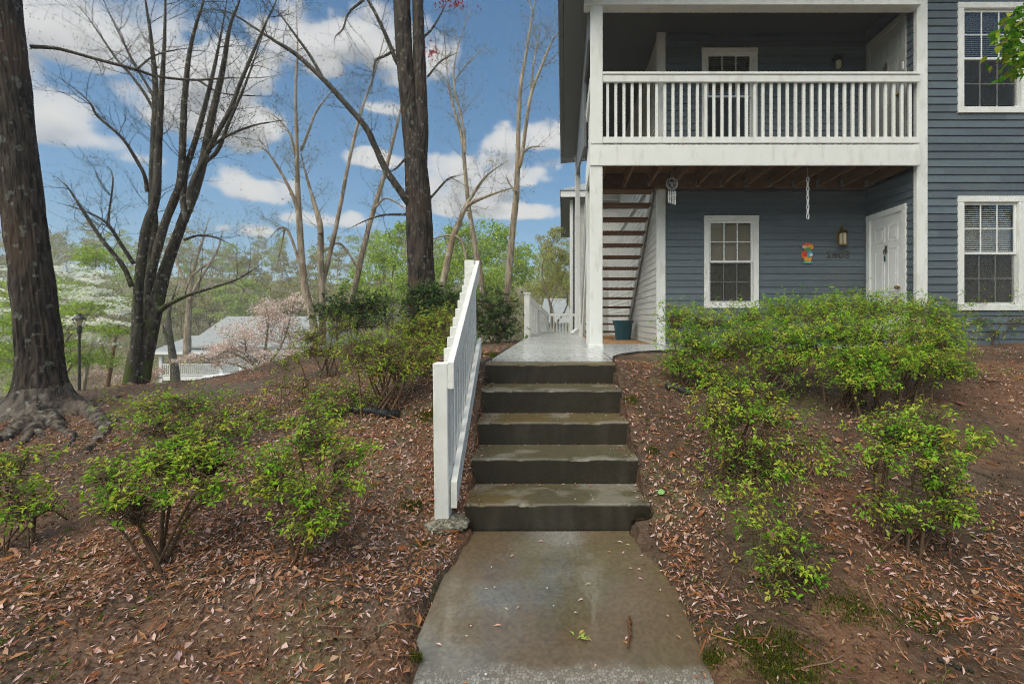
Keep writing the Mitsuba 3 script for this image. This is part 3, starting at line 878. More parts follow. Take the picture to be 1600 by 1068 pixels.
# left eave, stairwell side wall above, back wall, roof
put(f'{B}__side_gable_wall', prism([(7.96, 3.0), (13.1, 4.1), (13.1, 4.60), (7.96, 4.60)], .36, .40), 'siding_dark')
box(f'{B}__side_header', (.36, 6.745, 4.10), (.399, 7.955, 4.60), 'siding_dark', .003)
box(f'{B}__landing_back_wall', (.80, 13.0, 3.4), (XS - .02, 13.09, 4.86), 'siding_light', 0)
box(f'{B}__soffit', (.012, 5.95, 4.603), (.36, 13.1, 4.625), 'soffit', .002)
box(f'{B}__gutter', (-.075, 5.95, 4.615), (.010, 13.12, 4.74), 'soffit', .012)
box(f'{B}__front_soffit', (.362, 5.95, 5.66), (9.0, 6.85, 5.70), 'soffit', .002)
def roof_mesh():
    e, rdg = 5.95, 8.4
    v = np.array([(-.08, 5.9, 4.75), (9, 5.9, 5.72), (9, 14, 5.72), (-.08, 14, 4.75), (4.5, 9, 8.2), (9, 9, 8.2)]) + [0, 0, EYE]
    return trimesh.Trimesh(v, [[0, 1, 4], [1, 5, 4], [0, 4, 3], [3, 4, 2], [4, 5, 2]], process=False)
put(f'{B}__roof', roof_mesh(), 'shingle')
# light tight box behind the walls: floor slab, inner walls
box(f'{B}__inner_wall', (XS + .11, 7.92, -.5), (9.0, 7.96, 5.6), 'room', 0)if False else None
box(f'{B}__rear_wall', (XS, 13.1, -.5), (9.0, 13.2, 5.6), 'siding_dark', 0)
box(f'{B}__side_end_wall', (8.9, 6.8, -.5), (9.0, 13.1, 5.6), 'siding', 0)


def downspout(x, y, h0, h1, w=.085, key=None):
    k = key or f'{B}__downspout'
    mb = MB()
    m = chamfer(w, w * .8, h1 - h0, .01); m.vertices = m.vertices + [x, y, (h0 + h1) / 2 + EYE]; mb.mesh(m)
    mb.mesh(bar(W(x, y, h0 + .03), W(x - .16, y - .12, h0 - .10), w, w * .8))
    for z in np.arange(h0 + .4, h1, 1.4):
        m = chamfer(w + .012, w * .8 + .012, .03, .004); m.vertices = m.vertices + [x, y, z + EYE]; mb.mesh(m)
    put(k, mb, 'white_clean')


downspout(.405, 12.9, -.30, 4.60, .14)
box(f'{B}__downspout_elbow', (.30, 12.84, 4.50), (.62, 12.95, 4.598), 'white_clean', .01)

# house number, wall lanterns
num = meshkit.text_mesh('1603', .115, .012)
v = num.vertices.copy()
c = P(1289, 403, YB)
num.vertices = np.stack([c[0] + v[:, 0], YB - .022 - v[:, 2], c[2] + v[:, 1]], 1)
num.invert()
put(f'{B}__house_number', num, 'number_metal')


def lantern(px, py, label):
    L = tag(numbered(f'{B}__wall_lantern'), label)
    c = P(px, py, YB - .10)
    mb = MB()
    m = chamfer(.11, .02, .16, .006); m.vertices = m.vertices + c + [0, .085, .0]; mb.mesh(m)
    mb.add(*tube([c + [0, .09, .08], c + [0, .03, .20], c + [0, 0, .165]], .010, 8))
    cone = trimesh.creation.cone(.095, .075, sections=6); cone.vertices = cone.vertices + c + [0, 0, .085]; mb.mesh(cone)
    m = trimesh.creation.cylinder(.070, .02, sections=6); m.vertices = m.vertices + c + [0, 0, -.125]; mb.mesh(m)
    m = trimesh.creation.icosphere(1, .016); m.vertices = m.vertices + c + [0, 0, .17]; mb.mesh(m)
    for a in np.arange(6) * math.pi / 3:
        mb.add(*tube([c + [.066 * math.cos(a), .066 * math.sin(a), -.12], c + [.078 * math.cos(a), .078 * math.sin(a), .09]], .006, 5))
    put(f'{L}__frame', mb, 'brass')
    g = trimesh.creation.cylinder(.056, .18, sections=6); g.vertices = g.vertices + c + [0, 0, -.02]
    put(f'{L}__glass', g, 'lamp_glass')


lantern(1317, 371, 'brass lantern on the porch wall beside the white door')
L2 = tag(numbered(f'{B}__wall_lantern'), 'black jar shaped lamp on the balcony wall')
c = P(1310, 94, YB - .09)
mb = MB()
m = chamfer(.10, .02, .10, .006); m.vertices = m.vertices + c + [-.02, .075, .02]; mb.mesh(m)
m = trimesh.creation.cylinder(.062, .06, sections=16); m.vertices = m.vertices + c + [0, 0, .045]; mb.mesh(m)
mb.add(*tube([c + [-.02, .08, .03], c + [0, 0, .07]], .014, 8))
put(f'{L2}__cap', mb, 'black_metal')
g = trimesh.creation.capsule(.06, .045, count=[12, 12]); g.vertices = g.vertices + c + [0, 0, -.075]
put(f'{L2}__globe', g, 'lamp_glass', True)

# ------------------------------------------------------------------ small things on and round the porch
pot = thing('plant_pot', 'dark teal plastic plant pot standing under the open staircase', 'pot')
pc = W(1.30, 10.0, -.425)
prof = np.array([(0, 0), (.155, 0), (.160, .01), (.205, .365), (.222, .365), (.226, .372), (.226, .415), (.218, .418), (.205, .415), (.195, .37), (.185, .33), (0, .32)])
m = trimesh.creation.revolve(prof, sections=40); m.vertices = m.vertices + pc
put(f'{pot}__body', m, 'teal_pot', 40)
so = trimesh.creation.cylinder(.19, .02, sections=30); so.vertices = so.vertices + pc + [0, 0, .34]
put(f'{pot}__soil', so, 'ground')

ch = thing('wind_chime', 'wind chime of four white tubes hanging from a round grey metal ornament under the balcony', 'wind chime')
cc = P(1050, 287, 6.95)
mb = MB()
th = np.linspace(0, 2 * np.pi, 40)
mb.add(*tube(np.stack([cc[0] + .085 * np.cos(th), 0 * th + cc[1], cc[2] + .085 * np.sin(th)], 1), .010, 8))
for a in np.arange(3) * 2 * math.pi / 3 + math.pi / 2:
    t2 = np.linspace(0, 2 * np.pi, 18)
    ox, oz = .042 * math.cos(a), .042 * math.sin(a)
    mb.add(*tube(np.stack([cc[0] + ox + .034 * np.cos(t2) * abs(math.sin(a)) + .022 * np.cos(t2) * (1 - abs(math.sin(a))), 0 * t2 + cc[1], cc[2] + oz + .040 * np.sin(t2)], 1), .008, 6))
m = trimesh.creation.icosphere(2, .02); m.vertices = m.vertices * [1, .5, 1] + cc; mb.mesh(m)
mb.add(*tube([cc + [0, 0, .085], cc + [0, 0, .20]], .003, 5))
put(f'{ch}__ornament', mb, 'grey_metal', 40)
for k, (dx, z0, z1) in enumerate(((-.052, -.115, -.285), (-.022, -.115, -.295), (.012, -.115, -.305), (.046, -.115, -.315))):
    mb = MB().add(*tube([cc + [dx, 0, z0], cc + [dx + .003, 0, z1]], .0085, 10))
    mb.add(*tube([cc + [dx, 0, z0], cc + [dx * .8, 0, -.07]], .0015, 4))
    put(f'{ch}__tube', mb, 'white_clean', 40)
put(f'{ch}__clapper_bar', MB().add(*tube([cc + [-.075, -.02, -.205], cc + [.065, -.02, -.175]], .006, 8)), 'white_clean', 40)
put(f'{ch}__cord', MB().add(*tube([cc + [-.01, .012, -.08], cc + [-.008, .012, -.38]], .002, 5)).mesh((lambda s: (setattr(s, 'vertices', s.vertices * [1, .4, 1.6] + cc + [-.008, .012, -.39]), s)[1])(trimesh.creation.icosphere(1, .012))), 'black_metal')

rc = thing('rain_chain', 'white chain hanging from the porch joists in front of the wall', 'chain')
for k in range(9):
    c0 = P(1262, 281 + k * 7.1, 6.9)
    t2 = np.linspace(0, 2 * np.pi, 16)
    a = (k % 2) * 1.2 + .2
    pts = np.stack([c0[0] + .020 * np.cos(t2) * math.cos(a), c0[1] + .020 * np.cos(t2) * math.sin(a), c0[2] + .040 * np.sin(t2)], 1)
    put(f'{rc}__link', MB().add(*tube(pts, .0065, 7)), 'white_clean', 40)
put(f'{rc}__link', MB().add(*tube([P(1262, 277, 6.9), P(1262, 262, 6.9)], .004, 6)), 'grey_metal', 40)

# colourful flat metal ornament on the wall: a plain rounded figure in orange, red, yellow, blue and teal
orn = thing('wall_ornament', 'small orange, red and blue painted metal ornament on the porch wall', 'ornament')
oc = P(1262, 396, YB - .03)


def disc(dx, dz, rx, rz, dy, col, key):
    t2 = np.linspace(0, 2 * np.pi, 24, endpoint=False)
    p = np.stack([rx * np.cos(t2), rz * np.sin(t2)], 1)
    p *= (1 + .05 * np.sin(5 * t2 + dx * 90))[:, None]
    v = np.array([(oc[0] + dx + a, oc[1] - dy, oc[2] + dz + b) for a, b in p] + [(oc[0] + dx + a, oc[1] - dy + .008, oc[2] + dz + b) for a, b in p] + [(oc[0] + dx, oc[1] - dy - .004, oc[2] + dz)])
    n = 24
    k = np.arange(n)
    f = np.vstack([np.stack([k * 0 + 2 * n, k, (k + 1) % n], 1), np.stack([k, k + n, (k + 1) % n + n], 1), np.stack([k, (k + 1) % n + n, (k + 1) % n], 1)])
    put(f'{orn}__{key}', MB().add(v, f, col), 'paintv')


disc(.0, .135, .095, .045, .000, (.60, .08, .03), 'crest')
disc(.045, .105, .05, .05, .009, (.62, .30, .06), 'head')
disc(-.05, .11, .045, .030, .010, (.55, .42, .30), 'wing')
disc(-.005, .06, .06, .04, .012, (.10, .25, .06), 'collar')
disc(-.01, -.02, .10, .085, .004, (.65, .17, .03), 'body')
disc(.035, -.01, .052, .052, .014, (.08, .30, .48), 'spot')
disc(.045, -.025, .028, .028, .020, (.62, .66, .62), 'spot')
disc(-.055, -.005, .04, .045, .013, (.60, .05, .03), 'spot')
disc(.0, -.10, .065, .045, .008, (.66, .33, .05), 'tail')
disc(.0, -.152, .085, .016, .010, (.12, .42, .36), 'base')

# ------------------------------------------------------------------ railing of the stairs
SR = thing('stair_railing', 'white wooden railing with square pickets climbing the left side of the concrete stairs', 'railing')
m = bar(W(-.770, 2.965, -1.30), W(-.782, 2.965, -.272), .092, .092, up=(0, 1, 0), bev=.005)
put(f'{SR}__post', m, 'white')
m = bar(W(-.885, 4.43, -.55), W(-.895, 4.43, .572), .092, .092, up=(0, 1, 0), bev=.005)
put(f'{SR}__post', m, 'white')


def slope_rail(key, x0, y0, t0, x1, y1, t1, w=.038, hgt=.165):
    v = []
    for (x, y, t) in ((x0, y0, t0), (x1, y1, t1)):
        for dx in (-w / 2, w / 2):
            for dz in (-hgt, 0):
                v.append((x + dx, y, t + dz + EYE))
    return trimesh.convex.convex_hull(np.array(v))


put(f'{SR}__top_rail', slope_rail('', -.712, 2.915, -.268, -.832, 4.47, .575), 'white')
put(f'{SR}__bottom_rail', slope_rail('', -.695, 2.93, -1.028, -.812, 4.46, -.170), 'white')
for k in range(11):
    t = (k + .7) / 11
    y = 2.99 + t * 1.40
    x = -.738 - .12 * t
    h1_ = -.262 + .5422 * (y - 2.915) - .012
    h0_ = -1.028 + .561 * (y - 2.93) - .12
    put(f'{SR}__picket', bar(W(x - .014, y, h0_), W(x - .018, y, h1_), .056, .056, up=(0, 1, 0), bev=.004), 'white')
ft = trimesh.creation.icosphere(4, 1.0)
v = ft.vertices * [.155, .115, .05]
v = v * (1 + .7 * (meshkit.fbm(v * 9 + 5, 4, 3) - .5))[:, None]
v = v + (meshkit.fbm(v * 60 + 5, 3, 9) - .5)[:, None] * .028 * ft.vertices
ft.vertices = v + W(-.75, 2.95, -1.305)
M('rough_concrete', bump(principled(proc(lambda p, n, uv: mix((0.07, 0.066, 0.048), (0.30, 0.285, 0.225), smoothstep(0.3, 0.75, fbm(p.x * 80, p.y * 80, p.z * 80, 3)))), 0.6, 0.4), lambda p, n, uv: fbm(p.x * 70, p.y * 70, p.z * 70, 3), .012))
put(f'{SR}__footing', ft, 'rough_concrete', True)

# railing along the far end of the upper walkway
WR = thing('walkway_railing', 'white wooden railing along the left edge of the upper walkway, falling away to the rear', 'railing')
box(f'{WR}__post', (-.905, 10.66, -.46), (-.775, 10.78, .60), 'white', .005)
box(f'{WR}__post_cap', (-.925, 10.64, .602), (-.755, 10.80, .635), 'white', .004)
pts = [(-.80, 10.80, .57), (-.66, 12.7, .40), (-.50, 15.0, .24)]
for (a, b) in zip(pts[:-1], pts[1:]):
    put(f'{WR}__top_rail', slope_rail('', *a, *b, .05, .13), 'white')
    put(f'{WR}__bottom_rail', slope_rail('', a[0], a[1], -.30, b[0], b[1], -.36, .05, .11), 'white')
    n = int((b[1] - a[1]) / .13)
    for k in range(n):
        t = (k + .5) / n
        x, y, h = [p + (q - p) * t for p, q in zip(a, b)]
        box(f'{WR}__picket', (x - .055, y - .045, -.42), (x - .03, y + .045, h - .02), 'white', .003)
box(f'{WR}__post', (-.71, 12.66, -.5), (-.62, 12.75, .42), 'white', .005)
box(f'{WR}__post', (-.56, 15.0, -.6), (-.47, 15.09, .26), 'white', .005)
CR = thing('end_railing', 'low white railing of thin balusters closing the far end of the walkway', 'railing')
box(f'{CR}__top_rail', (-.465, 15.02, .13), (.45, 15.07, .22), 'white', .004)
box(f'{CR}__bottom_rail', (-.465, 15.02, -.50), (.45, 15.07, -.42), 'white', .004)
for k in range(9):
    x = -.41 + k * .10
    box(f'{CR}__baluster', (x - .018, 15.025, -.418), (x + .018, 15.063, .128), 'white', .003)
box(f'{CR}__post', (.452, 15.0, -.6), (.54, 15.09, .30), 'white', .004)

# ------------------------------------------------------------------ the next building along the walk
B2 = thing('neighbour_building', 'grey hip roofed apartment block behind the balcony building', 'building')
for k in range(44):
    box(f'{B2}__siding_board', (.42, 16.98, -1.0 + k * .125), (8, 17.03 - .006 * (k % 2), -1.0 + (k + 1) * .125 - .006), 'siding_light', 0)
box(f'{B2}__wall', (.42, 17.035, -2.0), (8, 25, 4.5), 'siding_light', 0)
box(f'{B2}__side_wall', (.36, 16.98, -2.0), (.418, 25.0, 4.5), 'soffit', 0)
box(f'{B2}__soffit', (-.06, 16.5, 4.51), (8.5, 25.1, 4.55), 'soffit', 0)
box(f'{B2}__fascia_board', (-.09, 16.45, 4.40), (8.5, 16.495, 4.62), 'white_clean', .004)
box(f'{B2}__fascia_board', (-.10, 16.5, 4.44), (-.065, 25.1, 4.62), 'soffit', .004)
v = np.array([(-.12, 16.4, 4.63), (9, 16.4, 4.63), (9, 25.2, 4.63), (-.12, 25.2, 4.63), (1.4, 18.4, 5.6), (7, 18.4, 5.6), (7, 23, 5.6), (1.4, 23, 5.6)]) + [0, 0, EYE]
put(f'{B2}__roof', trimesh.Trimesh(v, [[0, 1, 5], [0, 5, 4], [1, 2, 6], [1, 6, 5], [2, 3, 7], [2, 7, 6], [3, 0, 4], [3, 4, 7], [4, 5, 6], [4, 6, 7]], process=False), 'shingle')
downspout(.30, 16.9, -.9, 4.40, .11, f'{B2}__downspout')

# ------------------------------------------------------------------ far houses below the bank
def scan_house(root, boxes):
    for key, lo, hi, mat in boxes:
        box(f'{root}__{key}', lo, hi, mat, .01)


H1 = thing('far_house', 'pale grey house with a white porch railing seen below the bank through pink blossom', 'house')
YH = 40.0
u = lambda px: (px - CX) / F * YH
z_ = lambda py, Y=YH: (CY - py) / F * Y
box(f'{H1}__wall', (u(346), YH, -6), (u(500), YH + 8, z_(545)), 'far_wall', .01)
box(f'{H1}__porch_back_wall', (u(285), YH + 2.4, -6), (u(346), YH + 8, z_(545)), 'far_wall', .01)
box(f'{H1}__porch_floor', (u(250), YH, z_(594)), (u(345), YH + 2.4, z_(588)), 'white_clean', .01)
for px in (251, 346):
    box(f'{H1}__porch_post', (u(px) - .13, YH - .05, -6), (u(px) + .13, YH + .2, z_(552)), 'white_clean', .01)
rl1 = tag(f'{H1}__porch_railing')
box(f'{rl1}__top_rail', (u(253), YH, z_(570)), (u(345), YH + .08, z_(568)), 'white_clean', .01)
box(f'{rl1}__bottom_rail', (u(253), YH, z_(587)), (u(345), YH + .08, z_(585.5)), 'white_clean', .01)
for px in np.arange(255, 345, 3.1):
    box(f'{rl1}__baluster', (u(px) - .035, YH + .01, z_(585.5)), (u(px) + .035, YH + .07, z_(570)), 'white_clean', 0)
box(f'{H1}__window', (u(374), YH - .06, z_(596)), (u(378), YH + .05, z_(570)), 'white_clean', .01)
box(f'{H1}__garage_door', (u(380), YH - .05, z_(604)), (u(428), YH + .05, z_(578)), 'white_clean', .01)
box(f'{H1}__window', (u(446), YH - .06, z_(590)), (u(462), YH + .05, z_(566)), 'car_glass', .01)


def gable(x0, x1, y0, y1, he, hr, over=.3, hip=0.0):
    x0 -= over; x1 += over; y0 -= over; y1 += over
    ym = (y0 + y1) / 2
    v = []
    for t in (0, -.15):
        v += [(x0, y0, he + t), (x1, y0, he + t), (x1, y1, he + t), (x0, y1, he + t), (x0 + hip, ym, hr + t), (x1 - hip, ym, hr + t)]
    f = [[0, 1, 5], [0, 5, 4], [2, 3, 4], [2, 4, 5], [0, 4, 3], [1, 2, 5], [6, 11, 7], [6, 10, 11], [8, 10, 9], [8, 11, 10], [6, 9, 10], [7, 11, 8], [0, 6, 7], [0, 7, 1], [0, 3, 9], [0, 9, 6], [1, 7, 8], [1, 8, 2]]
    return trimesh.Trimesh(np.array(v) + [0, 0, EYE], f, process=False)


put(f'{H1}__roof', gable(u(292), u(500), YH + .3, YH + 7.5, z_(541), z_(494, YH + 4), .35, 1.0), 'shingle')
put(f'{H1}__porch_roof', gable(u(245), u(346), YH, YH + 5.0, z_(551), z_(524, YH + 2.5), .5, 1.4), 'shingle')
box(f'{H1}__fascia_board', (u(238), YH - .56, z_(553)), (u(346), YH - .51, z_(549)), 'white_clean', .01)

H2 = thing('distant_house', 'grey roofed house far beyond the end of the walkway', 'house')
box(f'{H2}__wall', (-2.2, 46, -5), (.4, 52, -.2), 'far_wall', .01)
put(f'{H2}__roof', gable(-2.2, .6, 45.6, 52, -.2, 2.3, .3, .5), 'shingle')
box(f'{H2}__window', (-1.6, 45.94, -2.6), (-.7, 45.99, -1.2), 'car_glass', .01)

# a parked car of which the roof shows over the bank
CA = thing('parked_car', 'white car whose roof shows over the top of the mulch bank', 'car')
cy0, cx0, ch0 = 30.5, (309 - CX) / F * 31.0, -5.42
def car_shell(profile, w0, w1, h_split):
    pass
def loft(sections):
    """Hull-like loft through rounded rectangles given as (y, half width, h0, h1)."""
    n = 16
    V = []
    for (y, hw, h0, h1) in sections:
        t = np.linspace(0, 2 * np.pi, n, endpoint=False) + math.pi / n
        cxs, czs = np.cos(t), np.sin(t)
        k = (np.abs(cxs) ** 4 + np.abs(czs) ** 4) ** -.25
        V.append(np.stack([cx0 + hw * cxs * k, 0 * t + cy0 + y, (h0 + h1) / 2 + (h1 - h0) / 2 * czs * k + EYE], 1))
    m = len(V)
    V = np.vstack(V)
    i, j = np.meshgrid(np.arange(m - 1), np.arange(n), indexing='ij')
    q = np.stack([i * n + j, i * n + (j + 1) % n, (i + 1) * n + (j + 1) % n, (i + 1) * n + j], -1).reshape(-1, 4)
    f = np.vstack([q[:, [0, 1, 2]], q[:, [0, 2, 3]], [[0, t, t + 1] for t in range(1, n - 1)], [[(m - 1) * n, (m - 1) * n + t + 1, (m - 1) * n + t] for t in range(1, n - 1)]])
    return trimesh.Trimesh(V, f[:, ::-1], process=False)
c0 = ch0
put(f'{CA}__body', loft([(0, .80, c0 + .3, c0 + .75), (.1, .86, c0 + .22, c0 + .9), (1.0, .9, c0 + .2, c0 + .98), (3.9, .9, c0 + .2, c0 + 1.0), (4.5, .86, c0 + .25, c0 + .95), (4.6, .8, c0 + .35, c0 + .8)]), 'car_paint', 50)
put(f'{CA}__cabin', loft([(1.0, .74, c0 + .9, c0 + 1.0), (1.7, .70, c0 + .9, c0 + 1.46), (3.6, .70, c0 + .9, c0 + 1.46), (4.3, .74, c0 + .9, c0 + 1.02)]), 'car_glass', 50)
put(f'{CA}__roof_panel', loft([(1.55, .60, c0 + 1.40, c0 + 1.46), (1.8, .68, c0 + 1.44, c0 + 1.53), (3.4, .68, c0 + 1.44, c0 + 1.53), (3.75, .60, c0 + 1.40, c0 + 1.46)]), 'car_paint', 50)
for sx in (-.82, .82):
    for yy in (.85, 3.7):
        w = trimesh.creation.cylinder(.32, .2, sections=24)
        w.vertices = w.vertices[:, [2, 0, 1]] + [cx0 + sx, cy0 + yy, c0 + .32 + EYE]
        put(f'{CA}__wheel', w, 'rubber', 40)
put('parking_lot', slab([(-34, 26), (-14, 26), (-14, 39), (-34, 39)], -5.6, -5.385), 'asphalt', kind='structure')

# lamp post behind the oak
LP = thing('street_lamp', 'black lamp post with a flat lantern hood behind the big left oak', 'street lamp')
lx, ly = (124 - CX) / F * 13, 13.0
lb = float(gh(lx, ly))
put(f'{LP}__pole', MB().add(*tube([W(lx, ly, lb - .1), W(lx, ly, lb + .3), W(lx, ly, lb + .32), W(lx, ly, z_(520, ly))], [.060, .055, .034, .030], 14)), 'black_metal', 40)
put(f'{LP}__collar', MB().add(*tube([W(lx, ly, z_(522, ly)), W(lx, ly, z_(519, ly)), W(lx, ly, z_(512, ly)), W(lx, ly, z_(508, ly))], [.035, .055, .058, .035], 14)), 'black_metal', 40)
mb = MB()
for a in np.arange(4) * math.pi / 2 + .4:
    mb.add(*tube([W(lx + .08 * math.cos(a), ly + .08 * math.sin(a), z_(508, ly)), W(lx + .15 * math.cos(a), ly + .15 * math.sin(a), z_(498, ly))], .008, 5))
put(f'{LP}__bracket', mb, 'black_metal')
hood = trimesh.creation.revolve(np.array([(0, .16), (.03, .15), (.04, .10), (.09, .06), (.15, .0), (.15, -.02), (0, -.02)]), sections=20)
hood.vertices = hood.vertices + W(lx, ly, z_(498, ly))
put(f'{LP}__hood', hood, 'black_metal', 30)
put(f'{LP}__glass', MB().add(*tube([W(lx, ly, z_(508, ly)), W(lx, ly, z_(499, ly))], [.045, .09], 12)), 'lamp_glass', 40)

# ------------------------------------------------------------------ trees
def rand_twigs(mb, base, direction, length, radius, depth, col, tips, curl=.35, up=.25, sides=4):
    """A wandering twig with side twigs."""
    n = 5 if depth else 4
    d = np.array(direction, float)
    pts = [np.array(base, float)]
    for k in range(n):
        d = d + rng.normal(size=3) * curl * .5 + np.array([0, 0, up * .25])
        d /= np.linalg.norm(d)
        pts.append(pts[-1] + d * length / n)
    r = np.linspace(radius, max(radius * .35, .0012), len(pts))
    mb.add(*tube(pts, r, sides, cap=False), col)
    tips.append((pts[-1], d))
    if depth:
        for k in range(rng.integers(2, 5)):
            i = rng.integers(1, n + 1)
            dd = (pts[i] - pts[i - 1]); dd /= np.linalg.norm(dd)
            s = rng.normal(size=3); s -= dd * (s @ dd); s /= np.linalg.norm(s)
            rand_twigs(mb, pts[i], dd * .75 + s * .75, length * rng.uniform(.4, .65), r[i] * .6, depth - 1, col, tips, curl, up, sides)


def tree(root, stems, Y, mat, twig_col, twig_n=30, twig_len=.7, depth=1, leaf_cols=None, leaf_size=.02, sides=14, spread=.5, trunk_noise=.06, twig_r=.009, leaf_p=.7, leaf_k=(1, 4), scale=1.0):
    """stems: (part, [(px, py, radius px) ...], dY at start, dY at end). Smooth tapered limbs through the points, at about distance Y."""
    tw, tips = MB(), []
    for part, pts, da, db in stems:
        pts = np.array(pts, float)
        n = max(24, int(6 * len(pts)))
        c = spline(pts, n)
        yy = Y + np.linspace(da, db, n)
        p = np.array([P(a, b, y) for (a, b), y in zip(c[:, :2], yy)])
        r = np.maximum(c[:, 2] * scale, .3) / F * yy / np.sqrt(1 + ((c[:, 0] - CX) / F) ** 2 * .8) * (1 - .9 * np.clip((np.linspace(0, 1, n) - .55) / .45, 0, 1) ** 1.5)
        v, f = tube(p, r, sides if r.max() > .03 else 8)
        if trunk_noise:
            m = len(p) * (sides if r.max() > .03 else 8)
            ctr = np.repeat(p, sides if r.max() > .03 else 8, axis=0)
            q = v[:m] * [9, 9, 4]
            v[:m] = ctr + (v[:m] - ctr) * (1 + trunk_noise * 4 * (meshkit.fbm(q, 3, 7) - .5))[:, None]
        put(f'{root}__{part}', trimesh.Trimesh(v, f, process=False), mat, True)
        L = np.linalg.norm(np.diff(p, axis=0), axis=1).sum()
        k = int(twig_n * L * (1.0 if part == 'branch' else .55))
        for _ in range(k):
            t = rng.uniform(.25 if part == 'branch' else .45, 1.0)
            i = min(int(t * (n - 1)), n - 2)
            dd = p[i + 1] - p[i]; dd /= np.linalg.norm(dd)
            s = rng.normal(size=3); s[1] *= .7; s -= dd * (s @ dd); s /= np.linalg.norm(s)
            rand_twigs(tw, p[i], dd * spread + s, twig_len * rng.uniform(.4, 1.2), min(r[i] * .5, twig_r), depth, twig_col, tips)
    if tw.v:
        put(f'{root}__twigs', tw, 'twig', kind='stuff')
    if leaf_cols is not None and tips:
        tp = np.array([t[0] for t in tips]); td = np.array([t[1] for t in tips])
        keep = rng.random(len(tp)) < leaf_p
        tp, td = tp[keep], td[keep]
        k = rng.integers(*leaf_k, len(tp))
        pos = np.repeat(tp, k, axis=0); dirs = np.repeat(td, k, axis=0) + rng.normal(size=(k.sum(), 3)) * .7
        pos = pos + rng.normal(size=pos.shape) * leaf_size * 1.5
        n = len(pos)
        sz = leaf_size * rng.uniform(.6, 1.4, n)
        put(f'{root}__leaves', MB().add(*leaves(pos, dirs, unit(n), sz, sz * .55, jitter(1, n, .2, .1) * pick(leaf_cols, n))), 'leaf', kind='stuff')
    return tips


# --- the big oak at the left: trunk with flare and surface roots
OK = thing('oak_tree', 'massive dark oak trunk with bare grey surface roots at the left edge', 'tree')
YO = 5.25
def big_trunk(rows, Y, flare=.0, nth=120, hb=None, amp=.035, lobes=5):
    """rows: (py, left px, right px) top to bottom."""
    rows = np.array(rows, float)
    py = np.linspace(rows[0, 0], rows[-1, 0], 190)
    lf, rt = np.interp(py, rows[:, 0], rows[:, 1]), np.interp(py, rows[:, 0], rows[:, 2])
    k = np.ones(15) / 15
    sm = lambda a: np.convolve(np.pad(a, 7, mode='edge'), k, 'valid')
    lf, rt = sm(lf), sm(rt)
    c = np.array([P((a + b) / 2, y, Y) for a, b, y in zip(lf, rt, py)])
    r = (rt - lf) / 2 / F * Y / np.sqrt(1 + (((lf + rt) / 2 - CX) / F) ** 2)
    th = np.linspace(0, 2 * np.pi, nth, endpoint=False)
    h = c[:, 2]
    e = np.exp(-np.clip(h - hb, 0, 9) / .16) if hb is not None else 0 * h
    q = np.stack([np.cos(th)[None] * 5 + 0 * h[:, None], np.sin(th)[None] * 5 + 0 * h[:, None], h[:, None] * 1.7 + 0 * th[None]], -1)
    ridge = np.abs(meshkit.fbm(q * [3.0, 3.0, 1.0], 4, 3) - .5) * 2
    big = meshkit.fbm(q * .35, 3, 9) - .5
    lob = .5 + .5 * np.cos(lobes * th + 1.3 * np.sin(2 * th) + .8)
    rr = r[:, None] * (1 + .12 * big) + amp * (ridge - .4) + (flare * e)[:, None] * (.35 + lob[None])
    V = np.stack([c[:, :1] + rr * np.cos(th), c[:, 1:2] + rr * np.sin(th), np.repeat(h[:, None], nth, 1)], -1)
    m = len(py)
    i, j = np.meshgrid(np.arange(m - 1), np.arange(nth), indexing='ij')
    f = np.stack([i * nth + j, (i + 1) * nth + j, (i + 1) * nth + (j + 1) % nth, i * nth + (j + 1) % nth], -1).reshape(-1, 4)
    return MB().add(V.reshape(-1, 3), f)


ob = G(60, 652)
hb = EYE - 1.10
put(f'{OK}__trunk', big_trunk([(-330, -95, 5), (-100, -70, 28), (0, -52, 38), (150, -28, 54), (300, -6, 70), (400, 8, 82), (500, 17, 96), (580, 24, 103), (625, 20, 110), (672, 14, 116)], YO, .20, hb=hb, amp=.03, lobes=7), 'bark_oak', True)


def root(pts, r0, r1):
    """A surface root that lies half sunk in the ground, along pixels of the ground."""
    p = spline(np.array([G(a, b) for a, b in pts]), 40)
    p[:, 2] = gh(p[:, 0], p[:, 1]) + EYE
    t = np.linspace(0, 1, 40)
    r = (r1 + (r0 - r1) * (1 - t) ** 1.6) * (1 + .5 * (meshkit.noise(p * 2.2, 3) - .5))
    p[:, 2] += r * .10 - .02 * t
    if r0 > .06:
        p[:, 2] += .07 * np.exp(-t / .15)
        p[:, 1] += .22 * np.exp(-t / .08)
    v, f = tube(p, r, 20)
    ctr = np.vstack([np.repeat(p, 20, axis=0), p[:1], p[-1:]])
    v[:, 2] = ctr[:, 2] + (v[:, 2] - ctr[:, 2]) * .72
    q = v * [9, 9, 9]
    v = v + (meshkit.fbm(q, 4, 5) - .5)[:, None] * .07 * np.array([1, 1, .8]) + (meshkit.fbm(v * 40, 2, 5) - .5)[:, None] * .012
    return trimesh.Trimesh(v, f, process=False)


